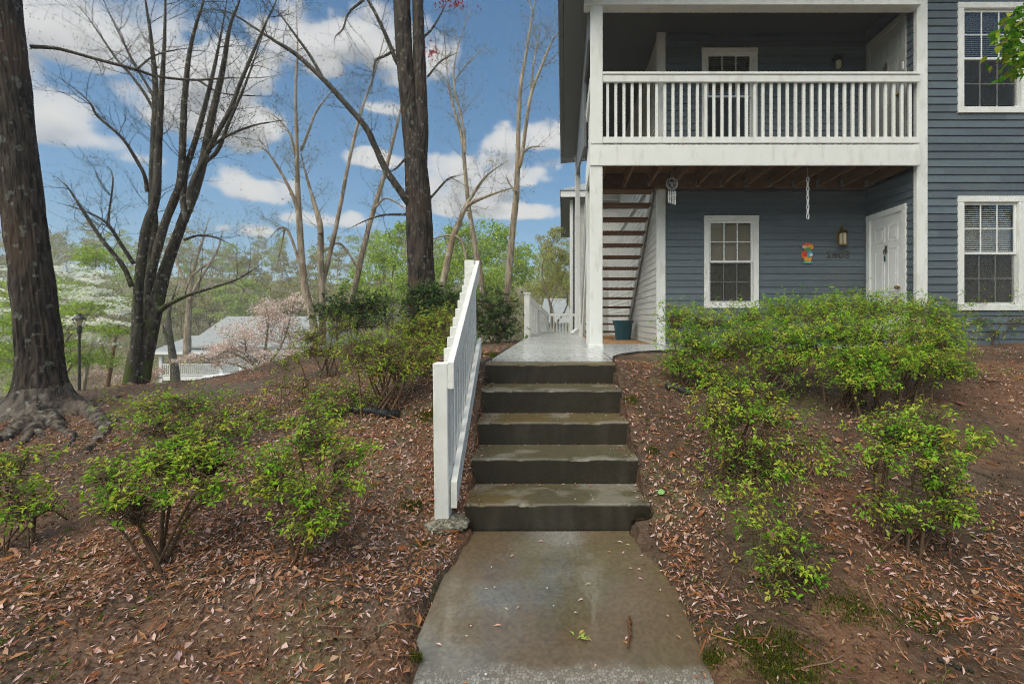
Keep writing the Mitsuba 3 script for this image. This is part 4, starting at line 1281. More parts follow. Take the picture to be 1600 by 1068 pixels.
ROOTS = [  # pixels along the ground, half width and height at the trunk, at the tip
    ([(70, 648), (112, 642), (140, 650), (158, 660), (160, 674), (148, 694), (128, 720)], .12, .17, .035, .03),
    ([(60, 650), (28, 672), (-8, 690), (-60, 706)], .15, .20, .06, .05), ([(66, 655), (52, 676), (30, 696), (2, 712), (-30, 722)], .12, .15, .03, .02),
    ([(80, 640), (125, 628), (155, 628), (190, 620)], .10, .15, .03, .02), ([(120, 646), (160, 655), (195, 660), (230, 664), (262, 672)], .07, .08, .025, .02),
    ([(74, 655), (98, 668), (112, 684), (104, 700)], .10, .13, .025, .02), ([(50, 640), (5, 645), (-30, 652), (-80, 664)], .15, .20, .06, .05),
    ([(60, 655), (66, 676), (78, 690)], .12, .13, .03, .02), ([(255, 668), (285, 664), (312, 668)], .05, .06, .02, .02)]
RP = [np.array([G(a_, b_)[:2] for a_, b_ in r_[0]]) for r_ in ROOTS]
tc = np.array([(62 - CX) / F * YO, YO])
x0_, x1_, y0_, y1_ = tc[0] - 1.6, tc[0] + 1.9, tc[1] - 1.35, tc[1] + .75
U_, V_ = np.meshgrid(np.linspace(x0_, x1_, 300), np.linspace(y0_, y1_, 190), indexing='ij')
gq = np.stack([U_ * 3.2, V_ * 3.2, 0 * U_], -1)
wx_, wy_ = U_ + .09 * (meshkit.fbm(gq, 3, 21) - .5), V_ + .09 * (meshkit.fbm(gq, 3, 22) - .5)
Z_ = np.full(U_.shape, -.06)
for (pts, w0, a0, w1, a1), pl in zip(ROOTS, RP):
    pl = spline(pl, 40)
    if pl is not None and pts[0][0] < 200:
        pl = np.vstack([tc + (pl[:1] - tc) * .3, pl])
    seg = np.linalg.norm(np.diff(pl, axis=0), axis=1); L_ = np.concatenate([[0], np.cumsum(seg)]); L_ /= L_[-1]
    D_ = np.sqrt((wx_[..., None] - pl[:, 0]) ** 2 + (wy_[..., None] - pl[:, 1]) ** 2)
    i_ = D_.argmin(-1); d_ = D_.min(-1); t_ = L_[i_]
    w_ = w1 + (w0 - w1) * (1 - t_) ** 1.4; a_ = a1 + (a0 - a1) * (1 - t_) ** 1.7
    pr = np.sqrt(np.clip(1 - (d_ / w_) ** 2, 0, 1))
    Z_ = np.maximum(Z_, np.where(d_ < w_, a_ * pr, -.06))
rt_ = np.hypot(U_ - tc[0], V_ - tc[1])
Z_ = np.maximum(Z_, np.where(rt_ < .62, .27 * np.exp(-np.clip(rt_ - .25, 0, 9) / .10) * (.55 + .9 * meshkit.fbm(gq * .8, 3, 40)) - .02, -.06))
crease = np.abs(meshkit.fbm(gq * [4, 4, 1], 4, 31) - .5)
Z_ = np.where(Z_ > -.05, Z_ + .05 * (meshkit.fbm(gq * 2.2, 4, 30) - .5) - .035 * np.exp(-crease / .03), Z_)
zz_ = gh(U_, V_) + EYE + Z_
i_, j_ = np.meshgrid(np.arange(299), np.arange(189), indexing='ij')
qd = np.stack([i_ * 190 + j_, (i_ + 1) * 190 + j_, (i_ + 1) * 190 + j_ + 1, i_ * 190 + j_ + 1], -1).reshape(-1, 4)
qd = qd[(Z_.ravel()[qd] > -.055).any(1)]
put(f'{OK}__root_flare', trimesh.Trimesh(np.stack([U_.ravel(), V_.ravel(), zz_.ravel()], 1), np.vstack([qd[:, [0, 1, 2]], qd[:, [0, 2, 3]]]), process=True), 'bark_root', True)
BR = (.045, .040, .033)
tree(OK, [('branch', [(48, 73, 4.5), (90, 76, 3.6), (149, 92, 3.2), (213, 109, 3.0), (244, 119, 2.6), (302, 125, 2.2), (355, 122, 1.8), (411, 121, 1.4), (462, 112, 1.0)], .2, .9),
          ('branch', [(213, 109, 2.0), (240, 88, 1.6), (275, 78, 1.2), (320, 73, .8)], .4, .9), ('branch', [(310, 126, 1.8), (345, 145, 1.3), (400, 150, 1.0), (450, 150, .6)], .6, 1.0),
          ('branch', [(40, -10, 6), (90, -80, 4), (150, -130, 2)], .1, .6)], YO, 'bark_multi', BR, 5.0, .38, 1, [(.30, .24, .07), (.20, .20, .05), (.33, .20, .08)], .018, twig_r=.005, spread=.6)

# --- the many stemmed dark tree
MT = thing('multi_stem_tree', 'dark mossy tree of several leaning bare stems behind the left bank', 'tree')
MTY = 7.1
tree(MT, [('trunk', [(203, 612, 15), (207, 570, 12), (213, 530, 10), (217, 444, 9), (228, 361, 9), (243, 310, 8), (247, 240, 7), (252, 150, 6), (257, 60, 5), (259, -30, 4), (262, -160, 2)], 0, .2),
          ('trunk', [(216, 612, 17), (228, 545, 16), (240, 490, 15), (253, 440, 12), (264, 405, 10), (284, 350, 9), (303, 300, 9), (318, 250, 8), (330, 187, 7.5), (348, 109, 6.5), (359, 43, 5.5), (377, -10, 4.5), (400, -120, 2)], .15, .7),
          ('trunk', [(212, 600, 12), (226, 500, 11), (235, 430, 10), (240, 360, 8), (238, 300, 7), (241, 220, 7), (243, 140, 6), (236, 60, 5), (226, -10, 4), (215, -120, 2)], .3, .6),
          ('trunk', [(236, 430, 8), (254, 360, 8), (272, 312, 7.5), (283, 276, 7), (288, 160, 5.5), (298, 72, 4.5), (318, 0, 3.5), (340, -90, 2)], .1, -.1),
          ('branch', [(291, 345, 5), (286, 312, 6), (290, 268, 5.5), (305, 220, 5), (318, 175, 4.4), (336, 100, 3.6), (350, 28, 2.6), (362, -50, 1.5)], 0, .3),
          ('branch', [(298, 330, 5), (298, 295, 6), (325, 236, 4.6), (359, 172, 4), (379, 121, 3.4), (411, 46, 2.6), (434, -5, 2), (460, -80, 1)], 0, .2),
          ('branch', [(318, 255, 4), (340, 235, 3.6), (358, 190, 3), (380, 140, 2.4), (400, 85, 1.8), (425, 10, 1.2)], .3, .6),
          ('branch', [(206, 448, 5), (192, 415, 4.5), (160, 375, 4), (130, 330, 3.2), (105, 292, 2.4), (76, 268, 1.4)], -.1, -.5),
          ('branch', [(209, 412, 4), (188, 380, 3.6), (167, 349, 3), (133, 330, 2.4), (78, 313, 1.4)], .1, -.3),
          ('branch', [(230, 300, 4), (226, 275, 3.6), (212, 248, 3.4), (190, 215, 3), (152, 181, 2.6), (140, 160, 2.2), (105, 130, 1.8), (52, 96, 1.0)], .2, -.2),
          ('branch', [(246, 184, 3.4), (228, 150, 3), (205, 118, 2.6), (184, 95, 2.4), (160, 60, 2), (130, 18, 1.6), (100, -10, 1)], .2, .1),
          ('branch', [(248, 165, 3), (228, 130, 2.6), (207, 95, 2.4), (190, 60, 2), (175, 30, 1.7), (158, -10, 1.2)], .2, .4),
          ('branch', [(250, 484, 6), (266, 474, 4.5), (297, 460, 3.4), (335, 448, 2.6), (371, 436, 2), (400, 418, 1.5), (420, 403, 1)], 0, -.4),
          ('branch', [(287, 375, 3), (310, 368, 2.2), (340, 372, 1.6), (372, 388, 1.1)], .2, .5),
          ('branch', [(320, 240, 3), (350, 215, 2.4), (400, 195, 1.8), (455, 187, 1.0)], .3, .4),
          ('branch', [(167, 349, 2), (172, 320, 1.7), (176, 275, 1.4), (160, 250, 1)], 0, .1)],
     MTY, 'bark_multi', BR, 5.0, .75, 2, [(.30, .25, .07), (.22, .22, .05), (.36, .24, .10)], .024, twig_r=.006, spread=.8, leaf_k=(1, 4), scale=.92, leaf_p=.6)

# --- the forked oak in the middle
FO = thing('forked_oak', 'tall dark oak with a forked trunk standing in the middle of the bank', 'tree')
FY = 8.0
put(f'{FO}__trunk', big_trunk([(-300, 598, 622), (-100, 610, 636), (0, 614, 641), (100, 619, 646), (187, 627, 656), (250, 632, 668), (334, 634, 676), (430, 637, 679), (480, 636, 684), (540, 628, 694)], FY, .08, hb=EYE - .52, amp=.026), 'bark_oak', True)
put(f'{FO}__trunk', big_trunk([(-300, 648, 660), (-100, 646, 661), (0, 644, 661), (80, 645, 665), (150, 646, 668), (200, 646, 670), (260, 640, 668)], FY + .05, 0, amp=.018), 'bark_oak', True)
tree(FO, [('branch', [(640, 318, 7), (630, 305, 6), (603, 265, 5.6), (587, 231, 5.2), (572, 200, 5), (540, 162, 4.6), (509, 128, 4.2), (465, 87, 3.8), (431, 65, 3.2), (400, 45, 2.8), (359, 20, 2.2), (325, 16, 1.7), (302, 26, 1.2)], -.1, -1.0),
          ('branch', [(622, 100, 4), (616, 88, 3.6), (603, 56, 3.2), (584, 16, 2.8), (568, -10, 2.2), (540, -60, 1.2)], 0, -.4),
          ('branch', [(506, 125, 3), (485, 88, 2.5), (462, 56, 2), (443, 30, 1.6), (425, 10, 1.2)], -.5, -.8),
          ('branch', [(617, 78, 2), (600, 88, 2), (587, 95, 1.8), (583, 120, 1.4), (580, 150, 1)], -.1, -.3),
          ('branch', [(568, 0, 2.2), (545, 20, 1.8), (536, 45, 1.4), (524, 58, 1), (522, 75, .7)], -.3, -.6),
          ('branch', [(640, 240, 2), (620, 262, 1.6), (607, 268, 1.2)], -.1, -.3),
          ('branch', [(660, 60, 2), (675, 45, 1.6), (690, 20, 1.2), (705, -10, .8)], .1, .4),
          ('branch', [(668, 120, 1.6), (690, 95, 1.2), (720, 80, .8)], .1, .3), ('branch', [(634, 335, 2.4), (600, 336, 1.8), (570, 345, 1.2), (530, 365, .8)], .2, .6), ('branch', [(672, 310, 2.0), (700, 280, 1.4), (720, 274, .8)], .1, .5)],
     FY, 'bark_multi', BR, 5.0, .75, 2, [(.30, .26, .07), (.20, .20, .05), (.34, .26, .10)], .024, twig_r=.0055, spread=.6, leaf_k=(1, 4), leaf_p=.6)
rp = np.vstack([P(675, 80, FY) + rng.normal(size=(40, 3)) * [.05, .05, .06], P(715, 4, FY) + rng.normal(size=(60, 3)) * [.16, .06, .05]])
put(f'{FO}__red_leaves', MB().add(*leaves(rp, rng.normal(size=(100, 3)) - [0, 0, .6], unit(100), .06, .03, jitter((.42, .05, .06), 100))), 'leaf', kind='stuff')

# --- thin tan trunks behind
TAN = (.20, .165, .12)
TL = [(.32, .30, .10), (.24, .28, .07), (.36, .30, .14)]
tt = [('slender_tree', 'tan twin stemmed slender tree left of the forked oak, with a snapped side stem', 12.0,
       [('trunk', [(492, 545, 11), (489, 500, 10), (475, 440, 9.5), (468, 352, 8), (465, 290, 6.5), (464, 240, 5), (462, 140, 4), (465, 78, 3), (463, 20, 2), (460, -60, 1.2)], 0, .6),
        ('trunk', [(504, 540, 10), (503, 477, 8.5), (501, 400, 8), (500, 352, 7.5), (490, 315, 6), (477, 268, 4.5), (468, 228, 3.5)], .3, .5), ('trunk', [(501, 365, 6), (500, 347, 6.5)], .3, .3),
        ('trunk', [(504, 440, 7), (508, 427, 6), (522, 368, 5.5), (531, 325, 5), (547, 244, 4), (565, 172, 3.2), (584, 119, 2.6), (600, 60, 1.8), (612, 10, 1.2)], .4, .9),
        ('branch', [(466, 330, 5), (455, 300, 4.4), (437, 266, 3.6), (418, 238, 3), (398, 224, 2.2)], .2, -.2), ('branch', [(463, 250, 3.5), (455, 215, 3), (447, 200, 2.6), (430, 182, 2.2), (408, 172, 1.6)], .4, .3),
        ('branch', [(471, 235, 3.2), (484, 200, 2.8), (494, 175, 2.4), (515, 147, 1.8), (540, 125, 1)], .5, .8), ('branch', [(474, 430, 4), (455, 372, 3.6), (445, 356, 3), (432, 360, 2.2), (410, 385, 1.4)], .1, .1), ('branch', [(445, 357, 2.4), (436, 400, 1.8), (428, 435, 1.2)], .1, .1)]),
      ('slender_tree', 'leaning grey tan slender tree just left of the forked oak trunk', 13.0,
       [('trunk', [(540, 500, 8), (553, 455, 7.5), (569, 384, 6.5), (582, 334, 6), (600, 275, 5), (619, 200, 4), (632, 140, 3), (645, 60, 2)], 0, .8), ('branch', [(560, 420, 3), (530, 380, 2.4), (500, 400, 1.8)], 0, -.2), ('branch', [(585, 325, 3), (605, 310, 2.4), (640, 330, 2)], .2, .3)]),
      ('slender_tree', 'tan slender tree right of the forked oak with an arching limb', 12.5,
       [('trunk', [(686, 490, 9), (690, 452, 8.5), (698, 415, 8), (706, 377, 7.5), (718, 345, 6.5), (731, 321, 5.5), (765, 305, 4.5), (800, 294, 3), (820, 291, 2)], 0, .6), ('branch', [(706, 377, 5), (722, 334, 4.6), (735, 310, 4.2), (760, 275, 3.8), (795, 250, 2.6)], .2, .8), ('branch', [(735, 455, 3), (728, 400, 3), (715, 370, 3), (680, 372, 2), (640, 395, 1.4)], .1, .3)]),
      ('slender_tree', 'pale slender tree with a forked top between the forked oak and the building', 14.0,
       [('trunk', [(756, 490, 8), (753, 446, 7.5), (745, 400, 7), (737, 352, 6), (731, 312, 5.2), (722, 219, 4.2), (712, 180, 3.6), (702, 140, 3), (697, 95, 2.4), (694, 56, 1.8), (688, 0, 1)], 0, .5), ('branch', [(726, 240, 3.4), (725, 206, 3), (716, 165, 2.6), (709, 125, 2.2), (714, 80, 1.6), (730, 30, 1.2), (742, -10, .8)], .1, .7), ('branch', [(700, 130, 2), (686, 112, 1.6), (672, 108, 1)], .3, .4), ('branch', [(709, 128, 1.8), (730, 100, 1.4), (758, 75, .9)], .4, .5)]),
      ('slender_tree', 'tall tan forked slender tree nearest the building', 13.5,
       [('trunk', [(788, 530, 9), (792, 468, 8.5), (800, 368, 8), (806, 312, 7.5), (809, 250, 6), (812, 150, 4.8), (822, 84, 3.8), (831, 28, 3), (838, -10, 2.4), (846, -90, 1.4)], 0, .4), ('trunk', [(811, 262, 5), (816, 241, 4.6), (828, 156, 4), (844, 109, 3.2), (862, 66, 2.6), (877, 45, 2), (896, 10, 1.2)], 0, -.4),
        ('branch', [(828, 156, 2.6), (834, 97, 2.2), (842, 60, 1.6), (846, 30, 1)], .2, .6), ('branch', [(812, 245, 2.6), (830, 230, 2), (856, 230, 1.2)], 0, -.3), ('branch', [(806, 300, 2.4), (795, 285, 1.8), (790, 270, 1.2)], 0, .2), ('branch', [(834, 25, 2), (826, 0, 1.4), (815, -30, 1)], .3, .3)])]
for name, lab, Y, stems in tt:
    k = thing(name, lab, 'tree')
    tree(k, stems, Y, 'bark_tan', TAN, 4.2, .75, 2, TL, .045, sides=12, scale=.64, spread=.9, twig_r=.008, leaf_p=.75)

# --- clouds of leaves for crowns
def ell(centre, radii, n, shell=.35):
    u = unit(n)
    r = np.clip(rng.random(n) ** shell, 0, 1)
    return centre + u * r[:, None] * radii


def crown_tree(name, label, px, Y, base_h, clumps, cols, leaf, n, cat='tree', bark_='bark_tan', trunk_px=None, r0=.18, group=None, mat='leaf', twigs=True, flat=0.0, part='crown'):
    """A tree seen as a mass: trunk, limbs to each clump, and many leaf faces in uneven clumps. clumps: px, py, rx px, ry px, dY."""
    k = thing(name, label, cat, group)
    base = np.array([(px - CX) / F * Y, Y, base_h + EYE])
    lim = MB()
    cs = []
    for (a, b, rx, ry, dy) in clumps:
        c = P(a, b, Y + dy)
        cs.append((c, np.array([rx, .8 * rx, ry]) / F * (Y + dy)))
    top = np.mean([c for c, _ in cs], 0)
    mid = base + (top - base) * .55; mid[0] = base[0] + .25 * (top[0] - base[0])
    p = spline([base, (base + mid) / 2 + rng.normal(size=3) * .1, mid], 14)
    put(f'{k}__trunk', trimesh.Trimesh(*tube(p, np.linspace(r0, r0 * .6, 14), 10), process=False), bark_, True)
    for c, r in cs:
        st_ = p[rng.integers(8, 14)]
        q = spline([st_, (st_ + c) / 2 + rng.normal(size=3) * .12 * np.linalg.norm(c - st_), c], 8)
        lim.add(*tube(q, np.linspace(r0 * .45, r0 * .12, 8), 6, cap=False), (.16, .13, .10))
        for _ in range(6):
            e = c + unit(1)[0] * r * rng.uniform(.6, 1.0)
            i = rng.integers(3, 8)
            lim.add(*tube(spline([q[i], (q[i] + e) / 2 + rng.normal(size=3) * .1 * r, e], 5), np.linspace(r0 * .12, r0 * .03, 5), 4, cap=False), (.16, .13, .10))
    put(f'{k}__limbs', lim, 'twig', kind='stuff')
    vol = np.array([np.prod(r) ** .66 for _, r in cs]); vol /= vol.sum()
    pos, colr = [], []
    for (c, r), w in zip(cs, vol):
        m = int(n * w)
        subs = ell(c, r * .85, max(6, int(m / 55)), .45)
        q = subs[rng.integers(0, len(subs), m)] + rng.normal(size=(m, 3)) * r * [.17, .17, .13 * (1 - flat * .6)]
        pos.append(q)
        colr.append(pick(cols, m))
    pos, colr = np.vstack(pos), np.vstack(colr)
    m = len(pos)
    nrm = unit(m) * (1 - flat) + np.array([0, 0, 1.2]) * flat + unit(m) * .25
    ax = unit(m); ax[:, 2] -= .25
    sz = leaf * rng.uniform(.55, 1.5, m)
    put(f'{k}__{part}', MB().add(*leaves(pos, ax, nrm, sz, sz * .62, colr * (1 + .22 * rng.normal(size=(m, 1))).clip(.4, 1.7))), mat, kind='stuff')
    return k


GR = [(.31, .48, .06), (.38, .53, .08), (.25, .38, .05), (.45, .55, .14)]
crown_tree('green_tree', 'bright spring green tree behind the forked oak on its left', 610, 27, -4.2, [(600, 400, 42, 45, 0), (560, 440, 35, 35, 1), (640, 430, 45, 50, -1), (600, 470, 50, 30, 0), (625, 365, 26, 28, 1)], GR, .14, 6500)
crown_tree('green_tree', 'bright spring green tree behind the stair railing', 740, 26, -3.2, [(730, 395, 55, 40, 0), (770, 375, 40, 35, 1), (700, 430, 45, 40, 0), (760, 440, 60, 40, -1), (810, 420, 40, 45, 1), (715, 360, 30, 25, 0)], GR, .14, 9500)
crown_tree('green_tree', 'yellow green tree behind the far end of the walkway', 862, 20, -2.0, [(860, 400, 26, 36, 0), (850, 440, 28, 30, .5), (880, 430, 22, 40, 0), (868, 370, 16, 20, 0)], [(.46, .49, .13), (.38, .41, .10), (.52, .49, .24)], .075, 4500, r0=.10)
crown_tree('green_tree', 'pale green bushy tree left of the dogwood', 20, 22, -4.5, [(10, 540, 60, 40, 0), (-50, 500, 60, 60, 0), (60, 580, 50, 40, 0), (150, 400, 40, 25, 3)], [(.32, .47, .06), (.42, .54, .10)], .12, 8000)
OL = [(.29, .31, .09), (.36, .37, .12), (.38, .35, .16), (.26, .33, .08), (.36, .29, .17)]
# far wood on the rise beyond the lower houses
fw = random.Random(4)
spots = []
for k in range(58):
    px = -40 + k * 17.5 + fw.uniform(-8, 8)
    spots.append((px, fw.uniform(56, 76)))
for k in range(62):
    spots.append((-40 + k * 16.5 + fw.uniform(-8, 8), fw.uniform(84, 118)))
for (px, Y) in spots:
    x = (px - CX) / F * Y
    g0 = float(gh(x, Y))
    hgt = fw.uniform(7.5, 11.5) if Y < 80 else fw.uniform(9, 13)
    pyt, pyb = CY - (g0 + hgt) / hgt * 0 - (g0 + hgt) * F / Y, CY - (g0 + hgt * .35) * F / Y
    cl = []
    wpx = fw.uniform(1.6, 2.6) * F / Y
    for j in range(5):
        t = (j + .5) / 5
        cl.append((px + fw.uniform(-1, 1) * wpx, pyt + (pyb - pyt) * t + 6, wpx * (1.15 - .3 * abs(t - .6)), (pyb - pyt) * .2, fw.uniform(-1.5, 1.5)))
    olive_ = fw.random() < .72
    cols = OL if olive_ else [(.31, .44, .09), (.38, .48, .12)]
    wl_ = ('olive' if olive_ else 'fresh green', 'nearer edge' if Y < 80 else 'hazy upper part')
    crown_tree('woodland_tree', f'{wl_[0]} woodland tree at the {wl_[1]} of the far wood', px, Y, g0 - .3, cl, cols, .26, 1700, r0=.15, group=f'{wl_[0]} trees at the {wl_[1]} of the far wood')
# underbrush in front of the wood
n = 16000
ux = rng.uniform(-75, 8, n); uy = rng.uniform(42, 80, n)
keep = ~((ux > u(225) - 1) & (ux < u(500) + 2) & (uy < 52) & (uy > 38)) & ~((ux > -4) & (ux < 1.5) & (uy < 54))
ux, uy = ux[keep], uy[keep]; n = len(ux)
uz = gh(ux, uy) + np.abs(rng.normal(size=n)) * 1.4 * (0.3 + meshkit.fbm(np.stack([ux * .15, uy * .15, ux * 0], -1), 3)) + EYE
sz = rng.uniform(.2, .5, n)
put('underbrush', MB().add(*leaves(np.stack([ux, uy, uz], 1), unit(n), unit(n), sz, sz * .6, jitter(1, n, .2, .05) * pick(OL, n))), 'leaf', kind='stuff', label='brown and olive underbrush below the far wood', cat='underbrush')

# --- dogwood and cherry
DW = crown_tree('dogwood_tree', 'white flowering dogwood with tiered branches behind the lamp post', 60, 15.5, -3.4, [(100, 500, 70, 22, 0), (150, 478, 55, 16, 0), (60, 450, 70, 22, .5), (20, 500, 60, 30, 0), (165, 515, 45, 16, -.5), (110, 540, 60, 25, 0), (140, 560, 50, 22, .5), (0, 560, 50, 30, 0)], [(.38, .54, .07), (.28, .46, .05), (.46, .58, .12)], .075, 9500, r0=.10, flat=.5, part='leaves')
pos = []
for (a, b, rx, ry, dy) in [(105, 425, 60, 12, 0), (140, 447, 50, 12, 0), (165, 470, 45, 8, 0), (185, 487, 25, 7, 0), (100, 462, 45, 9, .4), (10, 455, 45, 25, 0), (5, 490, 30, 15, 0), (172, 505, 26, 6, -.3), (160, 532, 22, 6, -.3), (125, 500, 30, 6, -.3), (150, 525, 20, 5, -.4), (10, 525, 25, 10, 0)]:
    m = int(8 * rx)
    c = P(a, b, 15.3 + dy); r = np.array([rx, rx * .6, ry]) / F * 15.3
    subs = ell(c, r * [1, 1, 1.5], max(5, m // 44), .6)
    q_ = subs[rng.integers(0, len(subs), m)] + rng.normal(size=(m, 3)) * [.15, .15, .035]
    q_[:, 2] -= .16 * (q_[:, 0] - c[0])
    pos.append(q_)
pos = np.vstack(pos); m = len(pos)
put(f'{DW}__blossom', MB().add(*leaves(pos, unit(m) * [1, 1, .25], np.array([0, 0, 1.0]) + unit(m) * .5, .085 * rng.uniform(.6, 1.3, m), .075, jitter((.90, .92, .86), m, .04, .02))), 'petal', kind='stuff')
PK = [(.86, .70, .71), (.90, .80, .79), (.74, .54, .56), (.82, .74, .66), (.52, .46, .26)]
crown_tree('cherry_tree', 'pink blossoming weeping cherry in front of the pale far house', 415, 19, -3.6, [(420, 490, 40, 28, 0), (385, 520, 45, 28, 0), (450, 520, 40, 35, .6), (340, 555, 34, 20, -.5), (300, 560, 30, 14, -.8), (400, 560, 45, 22, 0), (460, 470, 30, 18, .5), (360, 545, 40, 18, 0), (450, 560, 30, 20, 0)], PK, .068, 12500, r0=.14, mat='petal', bark_='bark_multi', part='blossom')
crown_tree('cherry_tree', 'low pale pink blossoming tree behind the multi stem tree', 165, 24, -5.2, [(150, 590, 40, 22, 0), (200, 600, 40, 18, 0), (230, 585, 25, 20, 0)], [(.70, .55, .50), (.64, .48, .46), (.46, .38, .20)], .08, 5000, r0=.08, mat='petal', part='blossom')
for (px, Y, lab) in ((172, 20, 'slim red brown bare sapling leaning behind the lamp post'), (135, 18, 'thin yellow twigged sapling beside the lamp post')):
    k = thing('bare_sapling', lab, 'tree')
    tree(k, [('trunk', [(px - 10, 640, 4), (px, 580, 3.5), (px + 12, 510, 2.5), (px + 22, 460, 1.6)], 0, .5), ('branch', [(px, 585, 2), (px - 12, 540, 1.5), (px - 16, 500, 1)], 0, .2)], Y, 'tread_wood' if px == 172 else 'bark_tan', (.25, .17, .08), 5, 1.0, 1, [(.36, .33, .12)], .05, sides=8)
k = thing('bare_tree', 'grey lichened bare tree beside the far house porch', 'tree')
tree(k, [('trunk', [(276, 620, 9), (272, 570, 7), (266, 530, 5.5), (264, 490, 4.5), (278, 440, 3)], 0, .4), ('branch', [(270, 545, 4), (258, 520, 3), (254, 505, 2)], 0, -.3)], 24, 'bark_multi', (.13, .11, .09), 2.2, 1.6, 1, [(.34, .32, .10)], .07, sides=10)
k = thing('bare_tree', 'grey bare tree rising before the roof of the far house', 'tree')
tree(k, [('trunk', [(292, 560, 7), (293, 520, 6), (296, 470, 5), (300, 430, 4), (315, 380, 2.4), (330, 330, 1.4)], 0, .4), ('branch', [(296, 470, 4), (310, 440, 3), (340, 390, 2), (350, 350, 1.2)], 0, .3), ('branch', [(297, 460, 3.4), (280, 420, 2.4), (262, 370, 1.4)], 0, .3), ('branch', [(300, 430, 2.6), (328, 410, 2), (360, 400, 1.2)], 0, .3)], 30, 'bark_tan', (.24, .21, .16), 2.4, 2.0, 2, [(.34, .33, .11), (.26, .28, .08)], .09, sides=10, twig_r=.02)

# ------------------------------------------------------------------ shrubs
SC = [(.31, .57, .045), (.40, .63, .05), (.21, .45, .035), (.48, .66, .10), (.46, .45, .06), (.28, .54, .05), (.14, .32, .03)]
SCy = [(.34, .49, .05), (.28, .46, .045), (.44, .53, .09), (.20, .36, .04), (.42, .40, .07)]
HO = [(.055, .115, .035), (.075, .15, .05), (.11, .20, .07), (.04, .08, .028), (.16, .24, .07)]


def shrub(name, label, base, clumps, n_leaf, cols=SC, leaf=.026, stems_per=2, stem_r=.009, cat='shrub', group=None, dyf=.35, spreadb=.10, wid=.46, lush=1.3):
    """clumps: (px, py, rx px, ry px, dY) round the base's distance. Stems fan out of the base to each clump; twigs; rosettes of small leaves at the twig tips."""
    k = thing(name, label, cat, group)
    Y = base[1]
    tw = MB()
    P_, D_ = [], []
    n_leaf = int(n_leaf * lush)
    stem_r *= .72
    areas = np.array([c[2] * c[3] for c in clumps], float); areas /= areas.sum()
    for (a, b, rx, ry, dy), w in zip(clumps, areas):
        yy = Y + dy
        c = P(a, b, yy); r = np.array([rx * 1.18, max(rx, 28) * dyf * 2.2, ry * 1.12]) / F * yy
        for s in range(stems_per):
            b0 = base + [rng.normal() * spreadb, rng.normal() * spreadb, 0]
            b0[2] = float(gh(b0[0], b0[1])) + EYE - .02
            e = c + unit(1)[0] * r * [.5, .5, .3]
            m1 = b0 + (e - b0) * .45 + np.array([0, 0, .10 * np.linalg.norm(e - b0)]) + rng.normal(size=3) * .02
            m2 = b0 + (e - b0) * .75 + np.array([0, 0, .06 * np.linalg.norm(e - b0)]) + rng.normal(size=3) * .03
            p = spline([b0, m1, m2, e], 14)
            rr = np.linspace(stem_r, stem_r * .35, 14) * rng.uniform(.6, 1.25)
            put(f'{k}__stem', trimesh.Trimesh(*tube(p, rr, 7), process=False), 'stem', True)
            low = p[rng.integers(4, 12, 3)] + rng.normal(size=(3, 3)) * .03
            P_.append(low); D_.append(rng.normal(size=(3, 3)) * .5 + [0, 0, .4])
        nt = max(6, int(n_leaf * w / 7))
        tips = ell(c, r, nt, .5)
        tips[:, 2] = np.where(tips[:, 2] < c[2], c[2] + (tips[:, 2] - c[2]) * .8, tips[:, 2])
        tips += rng.normal(size=tips.shape) * r * .20
        far_ = rng.random(nt) < .14
        tips[far_] = c + (tips[far_] - c) * rng.uniform(1.1, 1.55, (far_.sum(), 1))
        tips[:, 2] = np.maximum(tips[:, 2], gh(tips[:, 0], tips[:, 1]) + EYE + .04)
        tips[:, 2] += .10 * r[2] * np.sin(tips[:, 0] * 23 + tips[:, 1] * 17)
        for t in tips[:: max(1, nt // 70)]:
            i = rng.integers(7, 14)
            q0 = p[i]
            m = (q0 + t) / 2 + rng.normal(size=3) * .03 - [0, 0, .02]
            tw.add(*tube(spline([q0, m, t], 5), np.linspace(.0032, .0013, 5), 4, cap=False), (.11, .075, .045))
        P_.append(tips); d = (tips - c) / np.maximum(r, .01) * .5 + [0, 0, .7]
        D_.append(d)
    tips, d = np.vstack(P_), np.vstack(D_)
    d = d + rng.normal(size=d.shape) * .25
    d /= np.linalg.norm(d, axis=1, keepdims=True)
    per = rng.integers(5, 10, len(tips))
    pos, ax = np.repeat(tips, per, axis=0), np.repeat(d, per, axis=0)
    m = len(pos)
    side = unit(m); side -= ax * (side * ax).sum(1, keepdims=True); side /= np.linalg.norm(side, axis=1, keepdims=True) + 1e-9
    along = rng.uniform(-.035, .012, m)[:, None]
    pos = pos + ax * along + side * .004 + rng.normal(size=(m, 3)) * .006
    axl = side * .95 + ax * rng.uniform(.0, .45, m)[:, None]
    axl[:, 2] -= .1
    nrm = ax * .55 + np.array([0, -.12, .75]) + rng.normal(size=(m, 3)) * .28
    sz = leaf * rng.uniform(.45, 1.4, m)
    tipcol = np.repeat(pick(cols, len(tips)), per, axis=0)
    put(f'{k}__twigs', tw, 'twig', kind='stuff')
    put(f'{k}__leaves', MB().add(*leaves(pos, axl, nrm, sz, sz * wid, np.clip(tipcol * (1 + .22 * rng.normal(size=(m, 1))), .006, .6))), 'leaf', kind='stuff')
    return k


LEAFY = 'azalea_shrub'
